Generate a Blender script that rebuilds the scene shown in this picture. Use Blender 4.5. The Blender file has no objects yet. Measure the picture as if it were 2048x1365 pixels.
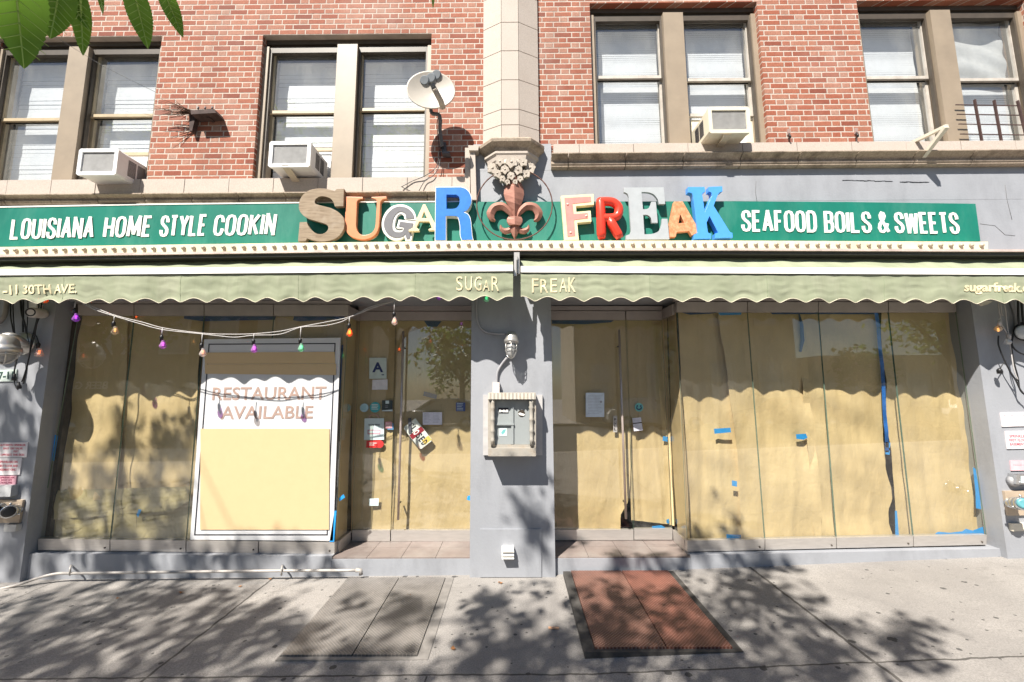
import bpy, math, random
from math import radians, sin, cos, tan, pi, sqrt, atan2
from mathutils import Vector, Matrix, noise as mnoise

random.seed(7)
SC = bpy.context.scene
COL = SC.collection

# ------------------------------------------------------------------ camera
FPX = 800.0                       # focal length in pixels of a 2048 px wide picture
TH, RO, YA = radians(6.8), -0.0050, -0.0045
CAM = Vector((0.0, -4.0, 1.762))
def _rot():
    c, s = cos(TH), sin(TH)
    R0 = Matrix(((1, 0, 0), (0, s, -c), (0, c, s)))
    cy, sy = cos(YA), sin(YA); Rz = Matrix(((cy, -sy, 0), (sy, cy, 0), (0, 0, 1)))
    cr, sr = cos(RO), sin(RO); Rr = Matrix(((cr, -sr, 0), (sr, cr, 0), (0, 0, 1)))
    return Rr @ R0 @ Rz
RCAM = _rot(); RT = RCAM.transposed()
cd = bpy.data.cameras.new('camera'); cam = bpy.data.objects.new('camera', cd); COL.objects.link(cam)
right, down, fwd = RCAM[0], RCAM[1], RCAM[2]
m = Matrix(((right.x, -down.x, -fwd.x, CAM.x), (right.y, -down.y, -fwd.y, CAM.y), (right.z, -down.z, -fwd.z, CAM.z), (0, 0, 0, 1)))
cam.matrix_world = m
cd.sensor_width = 36; cd.lens = FPX / 2048 * 36; cd.clip_start = 0.02; cd.clip_end = 500
SC.camera = cam

# ------------------------------------------------------------------ light
AZ, EL = radians(31), radians(51.6)
SUN = Vector((sin(AZ) * cos(EL), cos(AZ) * cos(EL), -sin(EL)))       # the way the light travels
world = bpy.data.worlds.new('World'); SC.world = world; world.use_nodes = True
wn = world.node_tree.nodes; sky = wn.new('ShaderNodeTexSky'); sky.sky_type = 'NISHITA'; sky.sun_disc = False
sky.sun_elevation = EL; sky.sun_rotation = atan2(-SUN.x, -SUN.y); sky.dust_density = 0.4; sky.air_density = 1.0; sky.ozone_density = 2.5
bg = wn['Background']; bg.inputs['Strength'].default_value = 0.05
world.node_tree.links.new(sky.outputs[0], bg.inputs[0])
ld = bpy.data.lights.new('sun', 'SUN'); ld.energy = 5.0; ld.angle = radians(0.5); ld.color = (1, 0.94, 0.85)
lo = bpy.data.objects.new('sun', ld); COL.objects.link(lo); lo.location = (-5, -9, 14)
lo.rotation_euler = SUN.to_track_quat('-Z', 'Y').to_euler()
SC.view_settings.view_transform = 'Standard'; SC.view_settings.look = 'None'
SC.view_settings.exposure = 1.08; SC.view_settings.gamma = 1.0
SC.cycles.max_bounces = 8; SC.cycles.transparent_max_bounces = 24; SC.cycles.caustics_reflective = False; SC.cycles.caustics_refractive = False

# ------------------------------------------------------------------ geometry helpers
def ray(px, py):
    return RT @ Vector(((px - 1024) / FPX, (py - 682.5) / FPX, 1))
def P(px, py, Y=0.0):                                # the point of a vertical plane seen at a pixel
    d = ray(px, py); return CAM + d * ((Y - CAM.y) / d.y)
def G(px, py, z=0.0):                                # the point of a level plane seen at a pixel
    d = ray(px, py); return CAM + d * ((z - CAM.z) / d.z)

class MB:
    def __init__(s): s.v = []; s.f = []; s.mi = []; s.m = 0; s.sm = []
    def face(s, idx, smooth=False): s.f.append(tuple(idx)); s.mi.append(s.m); s.sm.append(smooth)
    def poly(s, pts, smooth=False):
        b = len(s.v); s.v += [Vector(p) for p in pts]; s.face(range(b, b + len(pts)), smooth)
    def hexa(s, a, bq):                              # front loop a (4 pts), back loop bq
        n = len(a); b = len(s.v); s.v += [Vector(p) for p in a] + [Vector(p) for p in bq]
        s.face(range(b, b + n)); s.face([b + 2 * n - 1 - i for i in range(n)])
        for i in range(n):
            j = (i + 1) % n; s.face((b + i, b + n + i, b + n + j, b + j))
        return s
    def box(s, x0, x1, y0, y1, z0, z1):
        return s.hexa([(x0, y0, z0), (x1, y0, z0), (x1, y0, z1), (x0, y0, z1)], [(x0, y1, z0), (x1, y1, z0), (x1, y1, z1), (x0, y1, z1)])
    def slab(s, q, Y, d):                            # pixel polygon (clockwise from top left) laid on plane Y, d thick backwards
        a = [P(x, y, Y) for x, y in reversed(q)]
        return s.hexa(a, [p + Vector((0, d, 0)) for p in a])
    def rect(s, x0, y0, x1, y1, Y, d): return s.slab([(x0, y0), (x1, y0), (x1, y1), (x0, y1)], Y, d)
    def ring(s, c, ax, ay, r, n, rx=None):
        b = len(s.v)
        for i in range(n):
            t = 2 * pi * i / n; s.v.append(c + ax * (cos(t) * r) + ay * (sin(t) * (rx or r)))
        return list(range(b, b + n))
    def bridge(s, r0, r1, smooth=True):
        n = len(r0)
        for i in range(n):
            j = (i + 1) % n; s.face((r0[i], r0[j], r1[j], r1[i]), smooth)
    def tube(s, pts, r, n=8, closed=False, cap=True):
        pts = [Vector(p) for p in pts]; rs = r if isinstance(r, (list, tuple)) else [r] * len(pts); rings = []
        L = len(pts); up = None
        for i, p in enumerate(pts):
            if closed: t = pts[(i + 1) % L] - pts[i - 1]
            else: t = pts[min(i + 1, L - 1)] - pts[max(i - 1, 0)]
            t.normalize()
            if up is None:
                up = Vector((0, 0, 1)) if abs(t.z) < 0.9 else Vector((1, 0, 0))
            ax = t.cross(up).normalized(); ay = ax.cross(t).normalized(); up = ay
            rings.append(s.ring(p, ax, ay, rs[i], n))
        for a, b in zip(rings, rings[1:]): s.bridge(a, b)
        if closed: s.bridge(rings[-1], rings[0])
        elif cap: s.face(rings[0][::-1]); s.face(rings[-1])
        return s
    def lathe(s, c, axis, prof, n=20, cap=True):     # prof: (distance along axis, radius)
        axis = Vector(axis).normalized(); u = Vector((1, 0, 0)) if abs(axis.x) < 0.9 else Vector((0, 1, 0))
        ax = axis.cross(u).normalized(); ay = axis.cross(ax).normalized(); c = Vector(c)
        rings = [s.ring(c + axis * h, ax, ay, max(r, 1e-4), n) for h, r in prof]
        for a, b in zip(rings, rings[1:]): s.bridge(a, b)
        if cap: s.face(rings[0][::-1]); s.face(rings[-1])
        return s
    def grid(s, fn, nu, nv, smooth=True):
        b = len(s.v)
        for j in range(nv + 1):
            for i in range(nu + 1): s.v.append(Vector(fn(i / nu, j / nv)))
        for j in range(nv):
            for i in range(nu):
                a = b + j * (nu + 1) + i; s.face((a, a + 1, a + nu + 2, a + nu + 1), smooth)
        return s
    def add(s, o):
        b = len(s.v); s.v += o.v
        for f, mi, sm in zip(o.f, o.mi, o.sm): s.f.append(tuple(i + b for i in f)); s.mi.append(mi); s.sm.append(sm)
        return s
    def mesh(s, name, mats):
        xs = [v.x for v in s.v]; ys = [v.y for v in s.v]; zs = [v.z for v in s.v]
        c = Vector(((min(xs) + max(xs)) / 2, (min(ys) + max(ys)) / 2, min(zs)))
        me = bpy.data.meshes.new(name); me.from_pydata([v - c for v in s.v], [], s.f)
        if not isinstance(mats, (list, tuple)): mats = [mats]
        for mt in mats: me.materials.append(mt)
        me.polygons.foreach_set('material_index', s.mi); me.polygons.foreach_set('use_smooth', s.sm); me.update()
        return me, c
    def build(s, name, mats, parent=None, **tags):
        me, c = s.mesh(name, mats); return place(name, me, c, parent, **tags)

def wloc(o):
    v = o.location.copy()
    return v                                         # locations are kept in world terms through the parent inverse
def place(name, me, c, parent=None, label=None, cat=None, group=None, kind=None):
    o = bpy.data.objects.new(name, me); COL.objects.link(o); o.location = c
    if parent is not None:
        o.parent = parent; o.matrix_parent_inverse = Matrix.Translation(-wloc(parent))
    tag(o, label, cat, group, kind); return o
def tag(o, label=None, cat=None, group=None, kind=None):
    if label: o['label'] = label
    if cat: o['category'] = cat
    if group: o['group'] = group
    if kind: o['kind'] = kind
    return o
def thing(name, loc, label, cat, group=None):
    return place(name, None, Vector(loc), None, label, cat, group)

def catmull(loop, n=6):
    """loop of (x, y) corners and (x, y, 1) smooth points -> dense polygon"""
    out = []; L = len(loop)
    for i in range(L):
        p0, p1, p2, p3 = loop[i - 1], loop[i], loop[(i + 1) % L], loop[(i + 2) % L]
        s1, s2 = len(p1) > 2, len(p2) > 2
        out.append((p1[0], p1[1]))
        if not (s1 or s2): continue
        a = [p1[k] + (p1[k] - p2[k]) * 0 if not s1 else p0[k] for k in (0, 1)]
        d = [p2[k] if not s2 else p3[k] for k in (0, 1)]
        for q in range(1, n):
            t = q / n; r = []
            for k in (0, 1):
                m1 = (p2[k] - a[k]) / 2; m2 = (d[k] - p1[k]) / 2
                r.append((2*t**3 - 3*t*t + 1) * p1[k] + (t**3 - 2*t*t + t) * m1 + (3*t*t - 2*t**3) * p2[k] + (t**3 - t*t) * m2)
            out.append(tuple(r))
    return out
def inset(loop, d):
    """shift a dense polygon inwards by d pixels"""
    A = sum(loop[i - 1][0] * loop[i][1] - loop[i][0] * loop[i - 1][1] for i in range(len(loop))); sg = 1 if A > 0 else -1
    out = []
    for i in range(len(loop)):
        p0, p1, p2 = loop[i - 1], loop[i], loop[(i + 1) % len(loop)]
        n = []
        for a, b in ((p0, p1), (p1, p2)):
            dx, dy = b[0] - a[0], b[1] - a[1]; l = sqrt(dx * dx + dy * dy) or 1; n.append((-dy / l * sg, dx / l * sg))
        nx, ny = n[0][0] + n[1][0], n[0][1] + n[1][1]; l2 = max(0.35, (nx * nx + ny * ny) / 2)
        out.append((p1[0] + nx / l2 * d, p1[1] + ny / l2 * d))
    return out
def curve_mb(cu, mapfn):
    ob = bpy.data.objects.new('tmp', cu); COL.objects.link(ob)
    dg = bpy.context.evaluated_depsgraph_get(); dg.update()
    me = ob.evaluated_get(dg).to_mesh()
    b = MB(); b.v = [mapfn(v.co) for v in me.vertices]
    for p in me.polygons: b.face(tuple(p.vertices))
    ob.evaluated_get(dg).to_mesh_clear(); bpy.data.objects.remove(ob); bpy.data.curves.remove(cu)
    return b
def outline(loops, Y, depth, bevel=0.0):
    """pixel outlines (holes allowed) laid on plane Y with thickness depth"""
    cu = bpy.data.curves.new('tmp', 'CURVE'); cu.dimensions = '2D'; cu.fill_mode = 'BOTH'; cu.extrude = 5.0; cu.bevel_depth = bevel; cu.bevel_resolution = 1
    if bevel: cu.offset = -bevel
    for lp in loops:
        sp = cu.splines.new('POLY'); sp.points.add(len(lp) - 1); sp.use_cyclic_u = True
        for pt, (x, y) in zip(sp.points, lp): pt.co = (x, -y, 0, 1)
    H = 5.0 + bevel
    def mp(co):
        p = P(co.x, -co.y, Y); p.y += depth * (0.5 - co.z / (2 * H)); return p
    return curve_mb(cu, mp)
def text(body, quad, Y, depth=0.004, bold=0.0, shear=0.0, spacing=1.0, mapper=None):
    """lettering fitted into a pixel quad (TL, TR, BR, BL) on plane Y"""
    cu = bpy.data.curves.new('tmp', 'FONT'); cu.body = body; cu.extrude = 0.5; cu.offset = bold; cu.shear = shear; cu.space_character = spacing
    cu.align_x = 'CENTER' if '\n' in body else 'LEFT'; cu.resolution_u = 3
    raw = curve_mb(cu, lambda co: Vector(co))
    xs = [v.x for v in raw.v]; ys = [v.y for v in raw.v]; x0, x1, y0, y1 = min(xs), max(xs), min(ys), max(ys)
    tl, tr, br, bl = quad
    for i, v in enumerate(raw.v):
        u = (v.x - x0) / (x1 - x0); w = 1 - (v.y - y0) / (y1 - y0)
        px = (tl[0] * (1-u) + tr[0] * u) * (1-w) + (bl[0] * (1-u) + br[0] * u) * w
        py = (tl[1] * (1-u) + tr[1] * u) * (1-w) + (bl[1] * (1-u) + br[1] * u) * w
        if mapper: p = mapper(px, py)
        else: p = P(px, py, Y)
        p.y += depth * (0.5 - v.z); raw.v[i] = p
    return raw
def rq(x0, y0, x1, y1): return [(x0, y0), (x1, y0), (x1, y1), (x0, y1)]
def spline(pts, n=8):
    pts = [Vector(p) for p in pts]; out = []
    for i in range(len(pts) - 1):
        a, b, c, d = pts[max(i-1, 0)], pts[i], pts[i+1], pts[min(i+2, len(pts)-1)]
        for q in range(n):
            t = q / n
            out.append(0.5 * ((2*b) + (c-a)*t + (2*a - 5*b + 4*c - d)*t*t + (3*b - a - 3*c + d)*t**3))
    out.append(pts[-1]); return out

# ------------------------------------------------------------------ materials
class NT:
    def __init__(s, name):
        s.m = bpy.data.materials.new(name); s.m.use_nodes = True; s.t = s.m.node_tree; s.n = s.t.nodes
        s.b = s.n['Principled BSDF']; s.out = s.n['Material Output']
    def new(s, ty, **kw):
        n = s.n.new(ty)
        for k, v in kw.items(): setattr(n, k, v)
        return n
    def put(s, sock, v):
        if hasattr(v, 'is_linked') or isinstance(v, bpy.types.NodeSocket): s.t.links.new(v, sock)
        elif isinstance(v, (tuple, list)) and len(v) == 3 and sock.type == 'RGBA': sock.default_value = (*v, 1)
        else: sock.default_value = v
    def math(s, op, a, b=0.0, c=0.0, clamp=False):
        n = s.new('ShaderNodeMath', operation=op, use_clamp=clamp); s.put(n.inputs[0], a); s.put(n.inputs[1], b)
        if op in ('MULTIPLY_ADD', 'COMPARE', 'SMOOTH_MIN'): s.put(n.inputs[2], c)
        return n.outputs[0]
    def mix(s, f, a, b, mode='MIX'):
        n = s.new('ShaderNodeMix', data_type='RGBA', blend_type=mode); s.put(n.inputs[0], f); s.put(n.inputs[6], a); s.put(n.inputs[7], b); return n.outputs[2]
    def pos(s): return s.new('ShaderNodeNewGeometry').outputs['Position']
    def xyz(s, v=None):
        n = s.new('ShaderNodeSeparateXYZ'); s.put(n.inputs[0], v or s.pos()); return n.outputs
    def vec(s, x, y, z):
        n = s.new('ShaderNodeCombineXYZ'); s.put(n.inputs[0], x); s.put(n.inputs[1], y); s.put(n.inputs[2], z); return n.outputs[0]
    def scaled(s, sx, sy, sz, v=None):
        n = s.new('ShaderNodeMapping'); s.put(n.inputs['Vector'], v or s.pos()); n.inputs['Scale'].default_value = (sx, sy, sz); return n.outputs[0]
    def noise(s, scale, detail=4, rough=0.55, v=None, dist=0.0):
        n = s.new('ShaderNodeTexNoise'); s.put(n.inputs['Vector'], v or s.pos()); n.inputs['Scale'].default_value = scale
        n.inputs['Detail'].default_value = detail; n.inputs['Roughness'].default_value = rough; n.inputs['Distortion'].default_value = dist; return n.outputs[0]
    def voro(s, scale, v=None, feat='F1'):
        n = s.new('ShaderNodeTexVoronoi', feature=feat); s.put(n.inputs['Vector'], v or s.pos()); n.inputs['Scale'].default_value = scale; return n.outputs[0]
    def ramp(s, v, a, b):
        n = s.new('ShaderNodeMapRange'); s.put(n.inputs[0], v); n.inputs[1].default_value = a; n.inputs[2].default_value = b; return n.outputs[0]
    def bump(s, h, strength=0.3, dist=0.01):
        n = s.new('ShaderNodeBump'); n.inputs['Strength'].default_value = strength; n.inputs['Distance'].default_value = dist; s.put(n.inputs['Height'], h)
        s.t.links.new(n.outputs[0], s.b.inputs['Normal'])
    def base(s, v): s.put(s.b.inputs['Base Color'], v)
    def setp(s, **kw):
        for k, v in kw.items(): s.put(s.b.inputs[k.replace('_', ' ')], v)
        return s

CACHE = {}
def M(name, col, rough=0.6, metal=0.0, var=0.12, scale=14, bump=0.15, bscale=90, dirt=0.0, dcol=(0.08, 0.07, 0.06), dscale=3.0, stretch=1.0):
    if name in CACHE: return CACHE[name]
    t = NT(name); v = t.scaled(1, 1, stretch)
    n1 = t.noise(scale, 5, 0.6, v); f = t.ramp(n1, 0.3, 0.7)
    lo = tuple(c * (1 - var) for c in col); hi = tuple(min(1, c * (1 + var)) for c in col)
    c = t.mix(f, lo, hi)
    if dirt: c = t.mix(t.math('MULTIPLY', t.ramp(t.noise(dscale, 6, 0.7, v), 0.48, 0.75), dirt, clamp=True), c, dcol)
    t.base(c); t.setp(Roughness=rough, Metallic=metal)
    if bump: t.bump(t.noise(bscale, 4), bump, 0.004)
    CACHE[name] = t.m; return t.m

def brick_material(name, reds, mortar, H, LS, LH, u0, z0):
    t = NT(name); x, y, z = t.xyz(); w = t.math('MULTIPLY', t.math('SUBTRACT', t.noise(60, 2), 0.5), 0.006)
    u = t.math('ADD', t.math('ADD', t.math('ADD', x, y), -u0 + 50), w); PER = LS + LH
    zz = t.math('ADD', t.math('ADD', z, -z0 + 50 * H), t.math('MULTIPLY', t.math('SUBTRACT', t.noise(45, 2), 0.5), 0.006))
    v = t.math('DIVIDE', zz, H); row = t.math('FLOOR', v); fv = t.math('SUBTRACT', v, row); par = t.math('MODULO', row, 2.0)
    jit = t.new('ShaderNodeTexWhiteNoise', noise_dimensions='1D'); t.put(jit.inputs['W'], row)
    uu = t.math('DIVIDE', t.math('ADD', t.math('ADD', u, t.math('MULTIPLY', par, PER / 2)), t.math('MULTIPLY', jit.outputs[0], 0.03)), PER)
    k = t.math('FLOOR', uu); fu = t.math('MULTIPLY', t.math('SUBTRACT', uu, k), PER)
    head = t.math('GREATER_THAN', fu, LS); loc = t.math('SUBTRACT', fu, t.math('MULTIPLY', head, LS))
    length = t.math('ADD', LS, t.math('MULTIPLY', head, LH - LS)); J = 0.0120
    e1 = t.math('MINIMUM', loc, t.math('SUBTRACT', length, loc)); e2 = t.math('MULTIPLY', t.math('MINIMUM', fv, t.math('SUBTRACT', 1.0, fv)), H)
    e = t.math('MINIMUM', e1, e2); brick = t.ramp(e, J / 2 - 0.0015, J / 2 + 0.0015)
    rnd = t.new('ShaderNodeTexWhiteNoise', noise_dimensions='3D'); t.put(rnd.inputs['Vector'], t.vec(t.math('ADD', t.math('MULTIPLY', k, 2.0), head), row, 0.0))
    cr = t.new('ShaderNodeValToRGB'); t.put(cr.inputs[0], t.math('ADD', t.math('MULTIPLY', rnd.outputs[0], 0.8), t.math('MULTIPLY', head, 0.2)))
    el = cr.color_ramp.elements; el[0].position = 0; el[0].color = (*reds[0], 1); el[1].position = 1; el[1].color = (*reds[-1], 1)
    for i in range(1, len(reds) - 1): q = el.new(i / (len(reds) - 1)); q.color = (*reds[i], 1)
    c = t.mix(t.math('MULTIPLY', t.ramp(t.noise(120, 4, 0.7, t.scaled(1, 1, 0.4)), 0.35, 0.75), 0.55), cr.outputs[0], tuple(a * 0.45 for a in reds[0]))
    mc = t.mix(t.ramp(t.noise(9, 4), 0.3, 0.7), mortar, tuple(a * 0.8 for a in mortar))
    c = t.mix(brick, mc, c)
    c = t.mix(t.math('MULTIPLY', t.ramp(t.noise(1.6, 5, 0.6), 0.5, 0.8), 0.25), c, (0.6, 0.52, 0.46))
    c = t.mix(t.math('MULTIPLY', t.ramp(t.noise(2.6, 6, 0.65, t.scaled(1, 1, 0.18)), 0.5, 0.75), 0.38), c, (0.16, 0.09, 0.065))
    t.base(c); t.setp(Roughness=0.85)
    t.bump(t.math('ADD', brick, t.math('MULTIPLY', t.noise(150, 4), 0.35)), 0.7, 0.006); return t.m

def glass_material(name, tint, f0=0.075, rough=0.0, dirt=0.03, body=None, film=0.0):
    t = NT(name); lw = t.new('ShaderNodeLayerWeight'); lw.inputs['Blend'].default_value = 0.5
    f = t.math('ADD', f0, t.math('MULTIPLY', t.math('POWER', lw.outputs['Facing'], 5.0), 1 - f0), clamp=True)
    tr = t.new('ShaderNodeBsdfTransparent'); tr.inputs[0].default_value = (*tint, 1)
    gl = t.new('ShaderNodeBsdfGlossy'); gl.inputs['Roughness'].default_value = rough
    mx = t.new('ShaderNodeMixShader'); t.put(mx.inputs[0], f); t.t.links.new(tr.outputs[0], mx.inputs[1]); t.t.links.new(gl.outputs[0], mx.inputs[2])
    df = t.new('ShaderNodeBsdfDiffuse'); df.inputs[0].default_value = (*(body or (0.7, 0.7, 0.66)), 1); m2 = t.new('ShaderNodeMixShader')
    t.put(m2.inputs[0], dirt if body else t.math('ADD', film, t.math('MULTIPLY', t.ramp(t.noise(2.2, 6, 0.7, t.scaled(1, 1, 0.4)), 0.45, 0.8), dirt)))
    t.t.links.new(mx.outputs[0], m2.inputs[1]); t.t.links.new(df.outputs[0], m2.inputs[2]); t.t.links.new(m2.outputs[0], t.out.inputs[0])
    return t.m

# ================================================================== SETTING
BRICK = brick_material('brick', [(0.22, 0.055, 0.030), (0.33, 0.095, 0.050), (0.37, 0.13, 0.074), (0.39, 0.175, 0.115), (0.41, 0.24, 0.18)], (0.54, 0.46, 0.395), 0.0641, 0.197, 0.095, 0.0, 3.98)
STONE = M('pale_stone', (0.47, 0.41, 0.36), 0.8, var=0.16, scale=120, bump=0.25, bscale=200, dirt=0.25, dcol=(0.35, 0.28, 0.23), dscale=4)
STONE_D = M('weathered_stone', (0.36, 0.29, 0.225), 0.85, var=0.25, scale=60, bump=0.4, bscale=120, dirt=0.9, dcol=(0.06, 0.042, 0.03), dscale=5)
MORTAR = M('dark_joint', (0.10, 0.08, 0.07), 0.9)
GREY = M('grey_paint', (0.31, 0.322, 0.35), 0.55, var=0.07, scale=2.2, bump=0.35, bscale=45, dirt=0.45, dcol=(0.17, 0.175, 0.19), dscale=3.2, stretch=0.45)
METAL = M('brushed_metal', (0.55, 0.52, 0.49), 0.38, 0.6, var=0.08, scale=8, bump=0.05, stretch=8)
METAL_P = M('warm_metal', (0.42, 0.37, 0.35), 0.5, 0.3, var=0.1, scale=6, bump=0.05)
BLACK = M('black_plastic', (0.012, 0.012, 0.014), 0.45, bump=0.05)
WHITE = M('white_paint', (0.78, 0.77, 0.74), 0.45, var=0.05, bump=0.05)
DARK = M('dark_interior', (0.03, 0.027, 0.022), 0.9)
TAN = M('tan_paint', (0.30, 0.24, 0.175), 0.5, var=0.08, scale=5, bump=0.1, dirt=0.15)
BRONZE = M('bronze_frame', (0.075, 0.06, 0.045), 0.5, var=0.15, bump=0.05)
GLASS = glass_material('shop_glass', (0.89, 0.90, 0.84), 0.15, 0.0, 0.08)
GLASS_W = glass_material('window_glass', (0.93, 0.95, 0.96), 0.20, 0.0, 0.16, None, 0.10)
GEDGE = M('glass_edge', (0.16, 0.24, 0.20), 0.2, bump=0)

def gz(x): return 0.0075 * (x + 0.4) if x < -0.4 else (0.0 if x < 0.38 else 0.0355 * (x - 0.38))

# --- sidewalk, kerb, road, far sidewalk
def sidewalk_material():
    t = NT('concrete'); x, y, z = t.xyz(); base = t.mix(t.ramp(t.noise(2.0, 6, 0.6), 0.3, 0.7), (0.285, 0.268, 0.252), (0.37, 0.348, 0.325))
    base = t.mix(t.math('MULTIPLY', t.ramp(t.noise(110, 4, 0.75), 0.40, 0.66), 0.7), base, (0.13, 0.12, 0.112))
    base = t.mix(t.math('MULTIPLY', t.ramp(t.noise(300, 2, 0.5), 0.62, 0.72), 0.5), base, (0.58, 0.53, 0.48))
    base = t.mix(t.math('MULTIPLY', t.ramp(t.noise(0.9, 6, 0.65, None, 0.6), 0.45, 0.72), 0.6), base, (0.17, 0.16, 0.152))
    base = t.mix(t.math('MULTIPLY', t.ramp(t.noise(5.5, 6, 0.7, t.scaled(1, 2.2, 1), 1.2), 0.56, 0.72), 0.45), base, (0.13, 0.122, 0.115))
    st = t.scaled(1, 1, 1); spots = None
    for sc, th, cut in ((3.1, 0.075, 0.2), (1.7, 0.050, 0.2), (6.5, 0.10, 0.4), (11.0, 0.11, 0.5)):
        n = t.new('ShaderNodeTexVoronoi', feature='F1'); t.put(n.inputs['Vector'], t.scaled(1, 1.15, 0)); n.inputs['Scale'].default_value = sc
        keep = t.math('GREATER_THAN', t.new('ShaderNodeSeparateColor').outputs[0] if False else t.xyz(n.outputs['Color'])[0], cut)
        edge = t.math('ADD', n.outputs['Distance'], t.math('MULTIPLY', t.math('SUBTRACT', t.noise(50, 2), 0.5), 0.06))
        d = t.math('MULTIPLY', t.math('LESS_THAN', edge, th), keep); spots = d if spots is None else t.math('MAXIMUM', spots, d)
    base = t.mix(t.math('MULTIPLY', spots, 0.8), base, (0.035, 0.034, 0.033))
    wob = t.math('MULTIPLY', t.math('SUBTRACT', t.noise(7, 3), 0.5), 0.035); J = None
    def line(coord, at, w, lo=None, hi=None, other=None):
        nonlocal J
        d = t.math('LESS_THAN', t.math('ABSOLUTE', t.math('SUBTRACT', t.math('ADD', coord, wob), at)), w)
        if lo is not None: d = t.math('MULTIPLY', d, t.math('MULTIPLY', t.math('GREATER_THAN', other, lo), t.math('LESS_THAN', other, hi)))
        J = d if J is None else t.math('MAXIMUM', J, d)
    for a, w in ((-2.30, 0.009), (2.23, 0.011), (5.4, 0.009)): line(x, a, w)
    line(x, -4.35, 0.004); line(x, -0.55, 0.005, -3.2, -1.3, y)
    for a in (-1.29, -2.75, -4.2): line(y, a, 0.007)
    base = t.mix(t.math('MULTIPLY', J, 0.85), base, (0.05, 0.045, 0.04))
    t.base(base); t.setp(Roughness=0.85)
    t.bump(t.math('SUBTRACT', t.math('MULTIPLY', t.noise(150, 5, 0.7), 0.5), J), 0.5, 0.006); return t.m
xs = [-16, -8, -4.65, -2.5, -0.4, 0.38, 2.5, 4.65, 8, 16]
b = MB(); n = len(xs)
for y in (0.6, -6.2):
    for x in xs: b.v.append(Vector((x, y, gz(x))))
for i in range(n - 1): b.face((i, n + i, n + i + 1, i + 1))
b.build('sidewalk', sidewalk_material(), kind='structure')
ASPH = M('asphalt', (0.05, 0.05, 0.052), 0.9, var=0.25, scale=40, bump=0.4)
CONC = M('old_concrete', (0.36, 0.33, 0.30), 0.9, var=0.12, scale=8, bump=0.3)
b = MB()
for i in range(n - 1): b.hexa([(xs[i], -6.35, gz(xs[i]) - 0.16), (xs[i+1], -6.35, gz(xs[i+1]) - 0.16), (xs[i+1], -6.35, gz(xs[i+1])), (xs[i], -6.35, gz(xs[i]))], [(xs[i], -6.204, gz(xs[i]) - 0.16), (xs[i+1], -6.204, gz(xs[i+1]) - 0.16), (xs[i+1], -6.204, gz(xs[i+1])), (xs[i], -6.204, gz(xs[i]))])
b.build('kerb', CONC, kind='structure')
MB().box(-90, 90, -15.6, -6.354, -0.35, -0.14).build('road', ASPH, kind='structure')
MB().box(-90, 90, -60, -15.604, -0.35, 0.0).build('far_sidewalk', CONC, kind='structure')

# --- the brick building
BLD = thing('brick_building', (0, 1, 0), 'red brick building with stone ledges and a grey painted shop level, filling the whole view', 'building')
WX = {'a': (-5.81, -3.925, 3.98, 5.71), 'b': (-2.79, -0.90, 3.98, 5.71), 'c': (0.875, 2.753, 4.34, 6.07), 'd': (3.87, 5.75, 4.34, 6.07)}
b = MB()
for x0, x1, z0, z1 in ((-9, -5.81, 3.70, 5.71), (-3.925, -2.79, 3.70, 5.71), (-0.90, -0.02, 3.70, 5.71), (-9, -0.02, 5.711, 8.2), (0.02, 0.875, 4.06, 6.07), (2.753, 3.87, 4.06, 6.07), (5.75, 9, 4.06, 6.07), (0.02, 9, 6.071, 8.2)):
    b.box(x0, x1, 0.03, 0.30, z0, z1)
b.build('brick_wall', BRICK, BLD)
b = MB(); b.box(-9, 9, 0.3, 5, 3.0, 3.05).box(-9, 9, 5.0, 5.2, 0, 8.2).box(-9, -8.8, 0.3, 5, 0, 8.2).box(8.8, 9, 0.3, 5, 0, 8.2).box(-9, 9, 0.3, 5.2, 8.2, 8.3).box(-9, 9, 0.95, 1.0, 3.06, 8.19).box(-0.05, 0.05, 0.302, 0.94, 3.06, 8.19)
b.box(-9, 9, 0.96, 1.0, 0.0, 2.98)
b.build('interior_wall', DARK, BLD)
b = MB(); b.box(-9, 9, 0.0, 0.30, 2.70, 3.70).box(-0.42, 9, 0.0, 0.298, 3.702, 4.058).box(-0.42, 0.41, 0.0, 0.298, 4.060, 4.36)
b.build('painted_fascia', GREY, BLD)
MB().box(-9, 9, 0.001 + 0.3, 0.95, 2.70, 2.74).build('recess_ceiling', GREY, BLD)
# cracks of the painted fascia
for (x0, y0, x1, y1) in ((1685, 361, 1785, 363), (1800, 364, 1855, 365)):
    b = MB()
    for i in range(14):
        q = i / 14; px = x0 + (x1 - x0) * q; py = y0 + (y1 - y0) * q + random.uniform(-0.6, 0.6); b.slab([(px, py - random.uniform(0.1, 0.9)), (px + 7.5, py - 0.3), (px + 7.5, py + 0.5), (px, py + random.uniform(0.3, 1.2))], -0.003, 0.002)
    b.build('paint_crack', BLACK, BLD)
for pts in ([(1512, 362), (1511, 385), (1514, 404)], [(2010, 370), (2014, 400), (2024, 440)], [(1960, 448), (1990, 452), (2010, 470), (2030, 472)]):
    MB().tube([P(x, y, -0.001) for x, y in pts], 0.002, 5).build('hairline_crack', M('crack', (0.12, 0.12, 0.12), 0.9, bump=0), BLD)

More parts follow.
